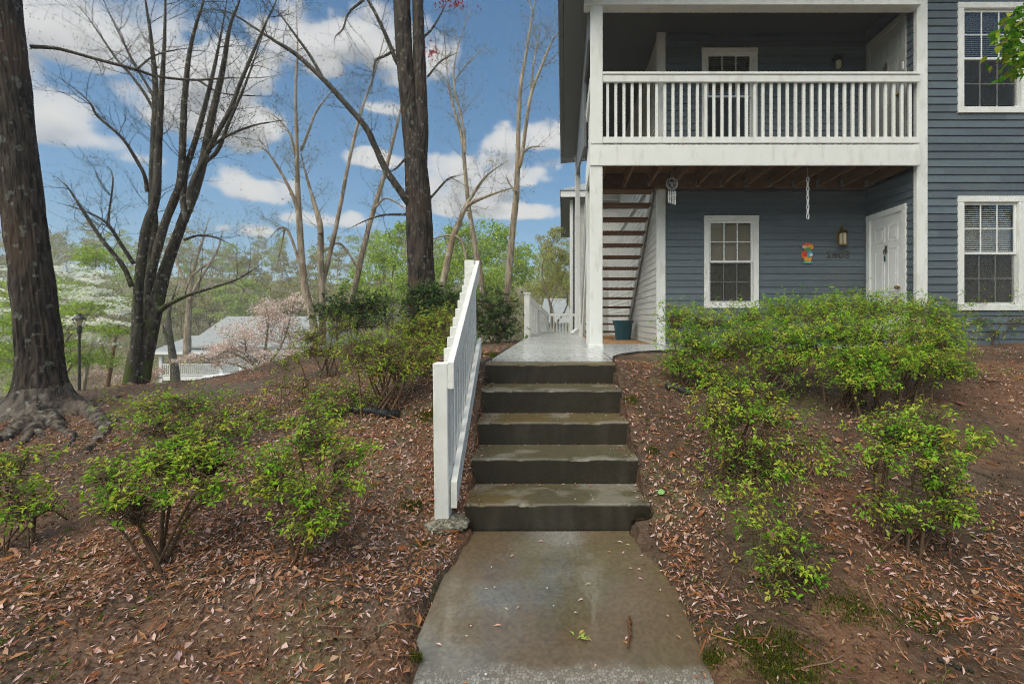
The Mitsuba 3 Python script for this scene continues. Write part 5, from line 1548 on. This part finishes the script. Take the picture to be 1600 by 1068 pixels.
# left bank
shrub(LEAFY, 'leafy azalea with forked brown stems in the left foreground, largest on that side', G(258, 885), [(185, 735, 52, 24, .1), (255, 715, 55, 26, .05), (325, 715, 50, 26, .1), (230, 765, 70, 20, -.1), (160, 788, 28, 10, -.15), (330, 760, 40, 18, 0), (290, 690, 40, 18, .2)], 2500, stem_r=.013, stems_per=1, spreadb=.08)
shrub(LEAFY, 'azalea with slanting stems between the left foreground azalea and the stair railing', G(490, 872), [(415, 720, 45, 26, .1), (490, 690, 45, 24, .15), (545, 705, 38, 26, .1), (455, 760, 55, 26, 0), (535, 752, 42, 24, 0), (490, 810, 45, 28, -.1), (410, 765, 30, 16, 0), (500, 660, 40, 16, .2)], 2400, stem_r=.012, stems_per=1, spreadb=.08)
shrub(LEAFY, 'small azalea cut by the left edge of the picture', G(38, 850), [(28, 712, 42, 16, .1), (-15, 740, 40, 22, 0), (35, 752, 38, 14, 0), (20, 800, 45, 14, -.1), (80, 780, 18, 8, 0)], 900, stem_r=.010)
shrub(LEAFY, 'low spreading azalea in front of the oak roots', G(292, 712), [(220, 632, 48, 20, .2), (285, 618, 55, 22, .25), (345, 640, 45, 20, .2), (250, 655, 60, 18, 0), (310, 668, 50, 14, 0), (375, 668, 26, 14, 0)], 2300, stem_r=.011)
shrub(LEAFY, 'azalea with a bundle of upright stems left of the stair railing', G(607, 636), [(560, 540, 40, 24, .1), (610, 535, 42, 26, .1), (655, 550, 38, 22, .1), (590, 565, 48, 22, -.1), (640, 575, 38, 16, -.1)], 2600, SCy, stem_r=.014, stems_per=3)
shrub(LEAFY, 'bushy azalea at the top of the bank beside the stair railing', G(662, 588), [(640, 510, 38, 24, .1), (680, 505, 40, 26, .2), (705, 530, 26, 28, 0), (665, 540, 40, 22, -.1), (700, 490, 28, 14, .4)], 2600, SCy, stem_r=.013)
shrub(LEAFY, 'azalea under the twin stemmed slender tree', G(508, 590), [(480, 525, 34, 22, .1), (520, 510, 40, 22, .3), (545, 535, 30, 20, 0), (500, 545, 42, 18, -.1)], 2000, SCy, stem_r=.013)
shrub(LEAFY, 'small azalea leaning over the black drain pipe', G(530, 655), [(500, 612, 30, 13, .1), (545, 608, 34, 14, .1), (520, 632, 42, 10, -.05), (575, 625, 20, 10, 0)], 800, SC, stem_r=.008)
shrub(LEAFY, 'nearly leafless azalea of thin bare stems on the left slope', G(455, 640), [(440, 570, 26, 22, .2), (470, 590, 30, 16, .1), (420, 640, 40, 10, -.1), (425, 600, 22, 18, .1), (460, 555, 20, 12, .2)], 330, SCy, stem_r=.010)
shrub(LEAFY, 'tiny azalea sprouting low at the crest of the left slope', G(470, 665), [(440, 660, 34, 10, 0), (490, 640, 24, 10, .1), (400, 650, 22, 9, .1)], 420, SC, stem_r=.006)
# right bank
shrub(LEAFY, 'tall azalea right of the stairs, nearest to them', G(1168, 748), [(1130, 600, 42, 26, .2), (1195, 610, 50, 28, .1), (1160, 640, 55, 22, 0), (1225, 650, 40, 20, -.1), (1120, 660, 28, 18, 0), (1180, 690, 55, 18, -.1), (1260, 690, 40, 14, -.1), (1115, 640, 34, 40, 0), (1180, 730, 70, 30, 0)], 3000, stem_r=.013, stems_per=1, spreadb=.13)
shrub(LEAFY, 'right foreground azalea on several upright stems', G(1432, 862), [(1380, 660, 45, 18, .1), (1430, 672, 55, 24, .1), (1480, 690, 50, 24, 0), (1370, 700, 38, 16, 0), (1450, 720, 60, 22, -.1), (1530, 680, 34, 12, .1), (1490, 750, 36, 16, -.1), (1440, 640, 40, 14, .2), (1400, 790, 50, 26, 0), (1490, 800, 40, 30, -.1)], 2700, stem_r=.012, stems_per=1, spreadb=.13)
shrub(LEAFY, 'sparse yellowish azalea in front of the tall right azalea', G(1232, 905), [(1130, 765, 36, 14, .15), (1190, 780, 40, 14, .1), (1240, 740, 34, 16, .1), (1290, 720, 40, 16, .1), (1160, 805, 30, 10, 0), (1230, 835, 40, 14, 0), (1250, 880, 38, 16, -.05), (1190, 870, 30, 14, 0), (1225, 925, 20, 12, -.1)], 900, SCy + SC, stem_r=.007)
shrub(LEAFY, 'rounded azalea at the left end of the hedge by the porch slab', G(1078, 600), [(1065, 490, 34, 22, .2), (1110, 500, 45, 24, .2), (1080, 530, 48, 26, 0), (1130, 545, 42, 24, 0), (1065, 565, 34, 20, -.1), (1110, 580, 40, 14, -.1)], 4200, stem_r=.012, lush=1.9)
shrub(LEAFY, 'azalea in the left half of the hedge before the porch window', G(1215, 620), [(1180, 495, 50, 24, .4), (1230, 480, 48, 22, .5), (1210, 520, 58, 26, .1), (1160, 530, 40, 24, 0), (1250, 535, 48, 26, 0), (1215, 560, 55, 18, -.1)], 5200, stem_r=.013, lush=1.9)
shrub(LEAFY, 'broad azalea in the middle of the hedge below the white door', G(1335, 640), [(1290, 480, 50, 22, .6), (1340, 470, 55, 20, .7), (1390, 482, 50, 20, .6), (1300, 515, 58, 28, .2), (1360, 515, 60, 28, .2), (1320, 560, 60, 26, -.1), (1380, 560, 50, 24, -.1), (1345, 592, 55, 16, -.2)], 8000, stem_r=.015, stems_per=3, lush=1.9)
shrub(LEAFY, 'azalea at the right end of the hedge below the corner board', G(1425, 628), [(1440, 480, 46, 18, .6), (1475, 500, 40, 20, .4), (1430, 520, 50, 26, .2), (1480, 535, 38, 24, .1), (1440, 560, 50, 24, -.1), (1490, 575, 30, 18, -.1)], 5000, stem_r=.013, lush=1.9)
shrub(LEAFY, 'thin straggly azalea against the wall under the right window', G(1545, 538), [(1520, 470, 36, 14, 0), (1570, 465, 36, 14, .1), (1600, 455, 26, 12, 0), (1540, 500, 36, 12, -.1), (1590, 495, 24, 14, -.1), (1555, 520, 26, 8, -.2)], 900, stem_r=.010)
# dark hollies by the forked oak
for lab, bpx, Y, cl in (('dark glossy holly between the slender tree and the forked oak', 560, 8.6, [(540, 478, 34, 20, 0), (580, 475, 34, 22, 0), (515, 490, 26, 16, 0), (560, 500, 50, 14, -.2)]),
                        ('dark glossy holly at the foot of the forked oak', 672, 7.4, [(660, 462, 28, 18, 0), (690, 470, 26, 24, 0), (672, 490, 36, 18, 0)]),
                        ('dark glossy holly behind the top of the stair railing', 772, 8.8, [(760, 480, 34, 26, 0), (785, 478, 24, 28, 0), (770, 510, 40, 24, 0), (790, 515, 22, 20, 0), (725, 470, 26, 20, .3), (735, 500, 26, 24, .2)])):
    x = (bpx - CX) / F * Y
    shrub('holly_bush', lab, np.array([x, Y, float(gh(x, Y)) + EYE]), cl, 3600, HO, .055, stem_r=.014, wid=.55)

# leafy branch hanging in from the right
LB = thing('broadleaf_tree', 'glossy bright green leafy branch reaching in front of the upper right window', 'tree')
YL = 3.1
tb = W(4.75, 3.1, float(gh(4.75, 3.1)))
put(f'{LB}__trunk', trimesh.Trimesh(*tube(spline([tb - [0, 0, .1], tb + [.05, 0, 1.5], tb + [.0, .05, 3.6], tb + [.1, 0, 5.5]], 30), np.linspace(.11, .05, 30), 12), process=False), 'bark_tan', True)
lb = [spline([tb + [0, .03, 3.3], P(1780, 30, YL), P(1660, 60, YL), P(1590, 85, YL), P(1556, 100, YL - .05)], 24)]
put(f'{LB}__branch', trimesh.Trimesh(*tube(lb[0], np.linspace(.03, .004, 24), 8), process=False), 'stem', True)
for pts in ([(1640, 62), (1600, 38), (1575, 34), (1562, 38)], [(1620, 72), (1590, 50), (1570, 62), (1555, 82)], [(1610, 80), (1585, 105), (1570, 118)], [(1650, 60), (1620, 25), (1595, 16)]):
    s = spline([P(a, b, YL + random.uniform(-.1, .1)) for a, b in pts], 10)
    lb.append(s)
    put(f'{LB}__branch', trimesh.Trimesh(*tube(s, np.linspace(.006, .002, 10), 6), process=False), 'stem', True)
LFC = [(.08, .24, .02), (.13, .30, .025), (.22, .36, .03), (.06, .17, .02), (.32, .38, .04)]


def blade(L, W_):
    """An oval leaf blade with a folded midrib and a drooping tip."""
    n = 7
    t = np.linspace(0, 1, n)
    w = W_ / 2 * np.sin(np.pi * t ** .85) ** .8
    z = -.25 * L * t ** 2
    mid = np.stack([0 * t, L * t, z], 1)
    lft = np.stack([-w, L * t, z + .35 * w], 1); rgt = np.stack([w, L * t, z + .35 * w], 1)
    v = np.vstack([mid, lft, rgt])
    f = []
    for k in range(n - 1):
        f += [[k, k + 1, n + k + 1], [k, n + k + 1, n + k], [k, 2 * n + k + 1, k + 1], [k, 2 * n + k, 2 * n + k + 1]]
    return v, np.array(f)


bl = blade(.058, .034)
blades = [mikit.ply(trimesh.Trimesh(*bl, process=False), 'mat_leaf', smooth=True, color=np.tile(c, (len(bl[0]), 1))) for c in LFC]
lr = np.random.default_rng(8)
for k in range(330):
    s = lb[lr.integers(0, len(lb))]
    i = lr.integers(10 if s is lb[0] else 2, len(s))
    c = s[i] + lr.normal(size=3) * [.028, .06, .028]
    if k > 110:
        a_, r_ = lr.uniform(0, 2 * math.pi), math.sqrt(lr.random())
        c = P(1606 + 50 * r_ * math.cos(a_) + 8 * math.sin(a_) * r_, 74 + 50 * r_ * math.sin(a_), YL + lr.uniform(-.16, .16))
    if c[0] > 3.45: continue
    q = T().translate([float(t) for t in c]).rotate([0, 0, 1], float(lr.uniform(0, 360))).rotate([1, 0, 0], float(lr.uniform(-70, 35))).rotate([0, 1, 0], float(lr.uniform(-50, 50))).scale(float(lr.uniform(.6, 1.25)))
    scene[numbered(f'{LB}__leaf')] = {**blades[lr.integers(0, len(blades))], 'to_world': q}

# ------------------------------------------------------------------ litter on the mulch
def on_ground(n, dens):
    """Random ground points, thinned with the distance and by dens(x, y)."""
    out = []
    while sum(map(len, out)) < n:
        y = 1.1 + 8.5 * rng.random(60000) ** 1.7
        x = (rng.random(60000) - .5) * 2 * (1.35 * y + .6)
        l, r = edge_x(y)
        bad = ((y < 4.32) & (x > l + np.where(y < 2.9, .05 * rng.random(60000), .02)) & (x < r - np.where(y < 2.9, .07 * rng.random(60000), 0))) | ((y >= 4.3) & (x > wl(8) - .02) & (x < .53)) | ((y > 5.5) & (x > .3) & (y > 6.2)) | (x > 7) | (y > 6.6) & (x > .3)
        sl = (x > .5) & (y > 4.7) & (y > 4.75 + (x - .5) * 1.1) & (x < 2.2)
        p = dens(x, y)
        k = ~bad & ~sl & (rng.random(60000) < p)
        out.append(np.stack([x[k], y[k]], 1))
    q = np.vstack(out)[:n]
    return q[:, 0], q[:, 1]


def litter(n, dens, length, width, cols, tilt=.35, fold=.25, up=.008, probs=None):
    x, y = on_ground(n, dens)
    h = gh(x, y) + EYE
    e = .03
    nx, ny = -(gh(x + e, y) - gh(x - e, y)) / (2 * e), -(gh(x, y + e) - gh(x, y - e)) / (2 * e)
    nrm = np.stack([nx, ny, np.ones(n)], 1); nrm /= np.linalg.norm(nrm, axis=1, keepdims=True)
    nrm = nrm + rng.normal(size=(n, 3)) * tilt
    nrm /= np.linalg.norm(nrm, axis=1, keepdims=True)
    a = unit(n); a -= nrm * (a * nrm).sum(1, keepdims=True); a /= np.linalg.norm(a, axis=1, keepdims=True)
    L = length * rng.uniform(.5, 1.4, n)
    pos = np.stack([x, y, h + up + rng.uniform(0, .012, n)], 1) - a * L[:, None] / 2
    return leaves(pos, a, nrm, L, L * width * rng.uniform(.6, 1.4, n), jitter(1, n, .25, .06) * pick(cols, n, probs), fold, rng.normal(size=(n, 1)) * .12)


def dens_leaf(x, y):
    c = meshkit.fbm(np.stack([x * .9, y * .9, 0 * x + 3], -1), 3, 4)
    d = .10 + 1.9 * ns(.44, .60, c)
    bank = np.exp(-(((x + 1.15) / .75) ** 2 + ((y - 3.1) / .85) ** 2))
    d = d + 3.2 * bank + .5 * np.exp(-(((x + 2.3) / 1.1) ** 2 + ((y - 3.0) / .6) ** 2))
    soil = ns(2.6, 2.0, y + .25 * (meshkit.fbm(np.stack([x * 2, y * 2, 0 * x + 8], -1), 3, 5) - .5) + .22 * ns(-1.4, -2.6, x)) * (x < 0) + .0 * np.exp(-(((x + 1.0) / .6) ** 2 + ((y - 1.75) / .28) ** 2)) + np.exp(-(((x - 1.6) / .9) ** 2 + ((y - 1.75) / .3) ** 2))
    d = d * (1 - .80 * np.clip(soil, 0, 1))
    d = np.where(x > 0, d * .62, d) + 1.2 * np.exp(-(((x - .78) / .16) ** 2 + ((y - 2.85) / .35) ** 2))
    return np.clip(d / 2.4, 0, 1)


LC = [(.33, .130, .065), (.43, .220, .130), (.53, .33, .26), (.60, .42, .40), (.21, .085, .045), (.66, .50, .49), (.09, .050, .033)]
mbx = MB()
mbx.add(*litter(62000, dens_leaf, .031, .25, LC, .38, .28, .006, [.20, .20, .16, .12, .14, .08, .10]))
mbx.add(*litter(1300, dens_leaf, .050, .38, [(.34, .13, .05), (.40, .19, .09), (.22, .09, .04), (.40, .25, .16)], .3, .25, .012))
mbx.add(*litter(30000, lambda x, y: .3 + 0 * x, .022, .4, [(.06, .038, .024), (.13, .07, .038), (.24, .11, .05), (.32, .20, .12)], .7, .3, .004))
mbx.add(*litter(5000, dens_leaf, .030, .60, [(.60, .42, .38), (.50, .30, .2), (.34, .16, .08)], .4, .3, .010))
put('leaf_litter', mbx, 'litter', kind='stuff', label='fallen pinkish brown leaves and bark flakes covering the mulch', cat='fallen leaves')
mbx = MB()
mbx.add(*litter(7000, dens_leaf, .10, .016, [(.48, .19, .06), (.36, .13, .045), (.50, .27, .11)], .10, .0, .012))
put('pine_needles', mbx, 'litter', kind='stuff', label='thin orange pine needles strewn over the mulch', cat='pine needles')
mbx = MB()
tx_, ty_ = on_ground(420, lambda x, y: .5 + 0 * x)
for x_, y_ in zip(tx_, ty_):
    a_ = rng.uniform(0, 2 * math.pi); L_ = rng.uniform(.05, .26)
    q_ = np.array([[x_ + math.cos(a_) * L_ * t + rng.normal() * .008, y_ + math.sin(a_) * L_ * t + rng.normal() * .008] for t in (-.5, -.15, .2, .5)])
    z_s = gh(q_[:, 0], q_[:, 1]) + EYE + .012
    r_ = rng.uniform(.0015, .004)
    mbx.add(*tube(np.column_stack([q_, z_s]), [r_, r_, r_ * .8, r_ * .5], 5), jitter((.16, .10, .06), 1, .4)[0])
put('twig_litter', mbx, 'twig', kind='stuff', label='small dead twigs scattered over the mulch', cat='twigs')
# small weeds and moss on the soil
x, y = on_ground(900, lambda x, y: np.clip(ns(.52, .66, meshkit.fbm(np.stack([x * 1.3 + 5, y * 1.3, 0 * x], -1), 3, 9)), 0, 1))
k = rng.integers(3, 7, len(x))
pos = np.repeat(np.stack([x, y, gh(x, y) + EYE], 1), k, axis=0); m = len(pos)
pos[:, :2] += rng.normal(size=(m, 2)) * .012
ax = unit(m) * [1, 1, .3] + [0, 0, .55]
put('ground_weeds', MB().add(*leaves(pos, ax, np.array([0, 0, 1.0]) + unit(m) * .4, .024 * rng.uniform(.5, 1.5, m), .010, jitter((.12, .20, .03), m))), 'leaf', kind='stuff', label='tiny green weeds sprouting through the mulch', cat='weeds')


def moss(px, py, r, n):
    c = G(px, py)
    x, y = c[0] + rng.normal(size=n) * r, c[1] + rng.normal(size=n) * r * .7
    p = np.stack([x, y, gh(x, y) + EYE], 1)
    return leaves(p, unit(n) * [.6, .6, .3] + [0, 0, 1], unit(n), .016 * rng.uniform(.5, 1.6, n), .006, jitter((.10, .12, .018), n, .3, .08), .1)


mbx = MB()
for px, py, r, n in ((672, 652, .05, 1400), (645, 792, .03, 700), (668, 851, .02, 300), (1205, 1015, .09, 1500), (1230, 1050, .07, 1000), (1112, 1030, .03, 500), (985, 626, .03, 500), (1020, 706, .02, 300), (770, 553, .10, 2600), (735, 560, .06, 900), (1330, 950, .07, 700), (1445, 965, .06, 500), (650, 1030, .02, 200)):
    mbx.add(*moss(px, py, r, n))
put('moss', mbx, 'leaf', kind='stuff', label='soft green moss cushions on the soil', cat='moss')

# white petals and specks on the steps and the path
n = 46
px_, py_ = [], []
sx, sy, sz_ = [], [], []
for k in range(n):
    j = rng.integers(-1, 5)
    y = STEPS_Y[j] + rng.uniform(.03, .28) if j >= 0 else rng.uniform(1.7, 2.95)
    h = STEPS_H[j] + .006 if j >= 0 else float(path_h(y)) + .008
    sx.append(rng.uniform(-.52, .42)); sy.append(y); sz_.append(h + EYE)
n = len(sx)
put('petal_specks', MB().add(*leaves(np.stack([sx, sy, sz_], 1), unit(n) * [1, 1, 0], np.array([0, 0, 1.0]) + unit(n) * .1, .012, .010, jitter((.7, .7, .64), n, .1, .02), .05, 0)), 'litter', kind='stuff', label='white petal specks scattered on the steps and path', cat='petals')
# leaves and crumbs caught at the ends and in the inner corners of the treads
n = 420
j = rng.integers(0, 5, n); yy = np.array(STEPS_Y)[j]; hh = np.array(STEPS_H)[j]
nx_ = np.array([STEPS_Y[a + 1] if a < 4 else STEPS_Y[a] + .3 for a in j])
e_ = rng.random(n)
side = np.where(rng.random(n) < .5, -1, 1)
uu = np.where(e_ < .6, np.where(side < 0, np.abs(rng.normal(size=n)) * .05, 1 - np.abs(rng.normal(size=n)) * .05), rng.random(n))
fy = np.where(e_ < .6, rng.random(n), 1 - np.abs(rng.normal(size=n)) * .06)
yy2 = yy + .03 + (nx_ - yy - .05) * np.clip(fy, 0, 1)
xx2 = -.635 + 1.2 * np.clip(uu, 0.01, .99) + SHEAR * (yy2 - 2.99)
L_ = .026 * rng.uniform(.3, 1.4, n)
put('step_litter', MB().add(*leaves(np.stack([xx2, yy2, hh + .012 * fy + EYE + .006], 1), unit(n) * [1, 1, 0], np.array([0, 0, 1.0]) + unit(n) * .25, L_, L_ * .35, jitter(1, n, .2) * pick(LC, n))), 'litter', kind='stuff', label='leaf crumbs caught at the ends and corners of the treads', cat='fallen leaves')
# a few pink leaves on the path
n = 34
y = rng.uniform(1.75, 2.9, n); x = rng.uniform(-.55, .5, n); x = np.where(rng.random(n) < .6, .25 + .3 * rng.random(n), x)
put('path_leaves', MB().add(*leaves(np.stack([x, y, path_h(y) + EYE + .009], 1), unit(n) * [1, 1, 0], np.array([0, 0, 1.0]) + unit(n) * .15, .030 * rng.uniform(.7, 1.4, n), .011, jitter(1, n, .1) * pick(LC[1:6], n))), 'litter', kind='stuff', label='scattered pink brown leaves lying on the wet path', cat='fallen leaves')


# individual things on the ground
def oak_leaf(px, py, size, rot, col, label, key='oak_leaf', cat='leaf', group='large brown leaves on the right bank'):
    from shapely.geometry import Polygon
    t = np.linspace(0, 2 * np.pi, 60, endpoint=False)
    r = .5 * (1 - .55 * np.abs(np.sin(t / 2 + 1.57)) ** 6) * (.78 + .30 * np.cos(t * 7 if key == 'oak_leaf' else t * 0))
    p = np.stack([r * np.cos(t) * (.95 if key == 'oak_leaf' else 1), r * np.sin(t) * .75], 1) * size
    v = np.vstack([[0, 0], p])
    zz = .16 * (v[:, 0] ** 2 + v[:, 1] ** 2) / size * 1.6 + .02 * size * np.sin(v[:, 0] / size * 9)
    c = G(px, py)
    ca, sa = math.cos(rot), math.sin(rot)
    e = .04
    gxn, gyn = (float(gh(c[0] + e, c[1])) - float(gh(c[0] - e, c[1]))) / (2 * e), (float(gh(c[0], c[1] + e)) - float(gh(c[0], c[1] - e))) / (2 * e)
    X_, Y_ = v[:, 0] * ca - v[:, 1] * sa, v[:, 0] * sa + v[:, 1] * ca
    V = np.stack([c[0] + X_, c[1] + Y_, c[2] + .016 + zz + gxn * X_ + gyn * Y_], 1)
    k = np.arange(60)
    f = np.stack([k * 0, k + 1, (k + 1) % 60 + 1], 1)
    return put(key, MB().add(V, f, col), 'litter', True, label, cat, group)


OLAB = 'curled brown oak leaf lying on the mulch among the right bank azaleas'
for k, (px, py, s, rt) in enumerate(((1240, 655, .11, .3), (1020, 672, .08, 1.2), (1385, 830, .14, 2.0), (1420, 835, .12, .4), (1205, 840, .10, 1.0), (1290, 800, .11, 2.6), (1360, 790, .10, .2), (1500, 632, .12, .8), (1545, 595, .12, 2.2), (1590, 582, .12, .1), (1180, 900, .10, 1.7), (1500, 810, .09, 2.9), (1310, 690, .09, .5), (1280, 770, .12, 1.9))):
    oak_leaf(px, py, s, rt, jitter((.24, .12, .07), 1, .15)[0], OLAB)
oak_leaf(1034, 772, .055, .6, (.22, .42, .13), 'fresh pale green leaf lying on the mulch right of the second step', 'green_leaf', 'leaf', None)
oak_leaf(752, 768, .07, .2, (.25, .17, .08), 'tan leaf on the left end of the lowest tread', 'tan_leaf', 'leaf', None)
c = np.array([(908 - CX) / F * 2.0, 2.0, EYE + float(path_h(2.0)) + .012])
pos = np.repeat(c[None], 9, axis=0) + rng.normal(size=(9, 3)) * [.016, .012, .003]
put('leaf_sprig', MB().add(*leaves(pos, unit(9) * [1, 1, .2], np.array([0, 0, 1.0]) + unit(9) * .3, .038, .012, jitter((.38, .42, .10), 9, .15))), 'litter', label='yellow green leaf sprig lying on the wet path', cat='leaf sprig')


def stick(pts, r, label, col=(.20, .13, .075), path_=False, lift=.0):
    p = spline(np.array([G(a, b) for a, b in pts]) if not path_ else np.array([[(a - CX) / F * (-1.38 * F / (CY - b)), -1.38 * F / (CY - b), EYE - 1.372] for a, b in pts]), 16)
    if not path_:
        p[:, 2] = gh(p[:, 0], p[:, 1]) + EYE + r * .8
    p = p + [0, 0, lift]
    p[1:-1] += rng.normal(size=(14, 3)) * r * .5
    put('fallen_stick', MB().add(*tube(p, np.linspace(r, r * .6, 16), 8), jitter(col, 1, .05)[0]), 'twig', True, label, 'stick')


stick([(983, 965), (984, 985), (982, 1012)], .007, 'short brown twig lying on the wet path', (.12, .055, .03), True)
stick([(-10, 846), (15, 858), (32, 872)], .016, 'thick tan cut stick at the left edge of the picture', (.32, .20, .09))
stick([(65, 964), (110, 948), (185, 922)], .008, 'long thin straight twig on the dark mulch at the lower left', (.20, .14, .09))
stick([(300, 910), (345, 890), (390, 864)], .007, 'dark curved twig beyond the left foreground azalea', (.05, .035, .025))
stick([(585, 995), (605, 978), (612, 972)], .008, 'lichened grey twig near the left edge of the path', (.14, .12, .08))
stick([(612, 973), (640, 980), (660, 992)], .005, 'thin grey twig reaching to the left edge of the path', (.16, .14, .10))
stick([(1465, 1034), (1500, 1045), (1520, 1050)], .009, 'short black twig at the lower right', (.03, .024, .02))
stick([(1470, 965), (1500, 968), (1530, 969)], .006, 'thin orange twig lying right of the path', (.36, .19, .08))
stick([(1350, 905), (1385, 980), (1410, 1025)], .004, 'pale arched runner on the right soil', (.24, .17, .09))


def pipe(pts, r, label):
    p = spline(np.array([G(a, b) for a, b in pts]), 90)
    p[:, 2] = gh(p[:, 0], p[:, 1]) + EYE + r * .55
    rr = r * (1 + .10 * (np.arange(90) % 3 == 0) - .06 * (np.arange(90) % 3 == 1))
    put('drain_pipe', MB().add(*tube(p, rr, 14)), 'black_plastic', 35, label, 'pipe')


pipe([(535, 642), (570, 645), (600, 650), (624, 650)], .038, 'black corrugated drain pipe surfacing on the left bank')
pipe([(1040, 607), (1060, 611), (1085, 618)], .03, 'short black drain pipe end on the right bank below the hedge')

if True:   # woods behind the camera, seen only as reflections in the panes
    for k, (x, y) in enumerate(((-14, -16), (-5, -20), (4, -17), (13, -19), (22, -16))):
        kk = thing('roadside_tree', 'leafy tree across the road behind the viewer', 'tree', 'trees behind the viewer')
        put(f'{kk}__trunk', trimesh.Trimesh(*tube([(x, y, 0), (x + .2, y, 3), (x, y, 6)], [.25, .2, .12], 10), process=False), 'bark_tan', True)
        m = 2500
        subs = ell(np.array([x, y, 8.0]), np.array([4.4, 3, 6.6]), 90, .5)
        pos = subs[rng.integers(0, 90, m)] + rng.normal(size=(m, 3)) * .7
        put(f'{kk}__crown', MB().add(*leaves(pos, unit(m), unit(m), .45, .28, jitter(1, m, .2) * pick(GR, m) * .6)), 'leaf', kind='stuff')

# ------------------------------------------------------------------ damp air
HAZE = 0.0020
scene['haze_air'] = {'type': 'homogeneous', 'albedo': {'type': 'rgb', 'value': [0.95, 0.95, 0.95]}, 'sigma_t': HAZE}
lo_, hi_ = np.array([-505.0, -65.0, float(Hg.min()) + EYE - 1.2]), np.array([505.0, 905.0, float(Hg.max()) + EYE + 16.0])
scene['haze'] = {'type': 'cube', 'bsdf': {'type': 'null'}, 'interior': {'type': 'ref', 'id': 'haze_air'}, 'to_world': T().translate(((lo_ + hi_) / 2).tolist()).scale(((hi_ - lo_) / 2).tolist())}
tag('haze', kind='stuff')
scene['camera']['medium'] = {'type': 'ref', 'id': 'haze_air'}
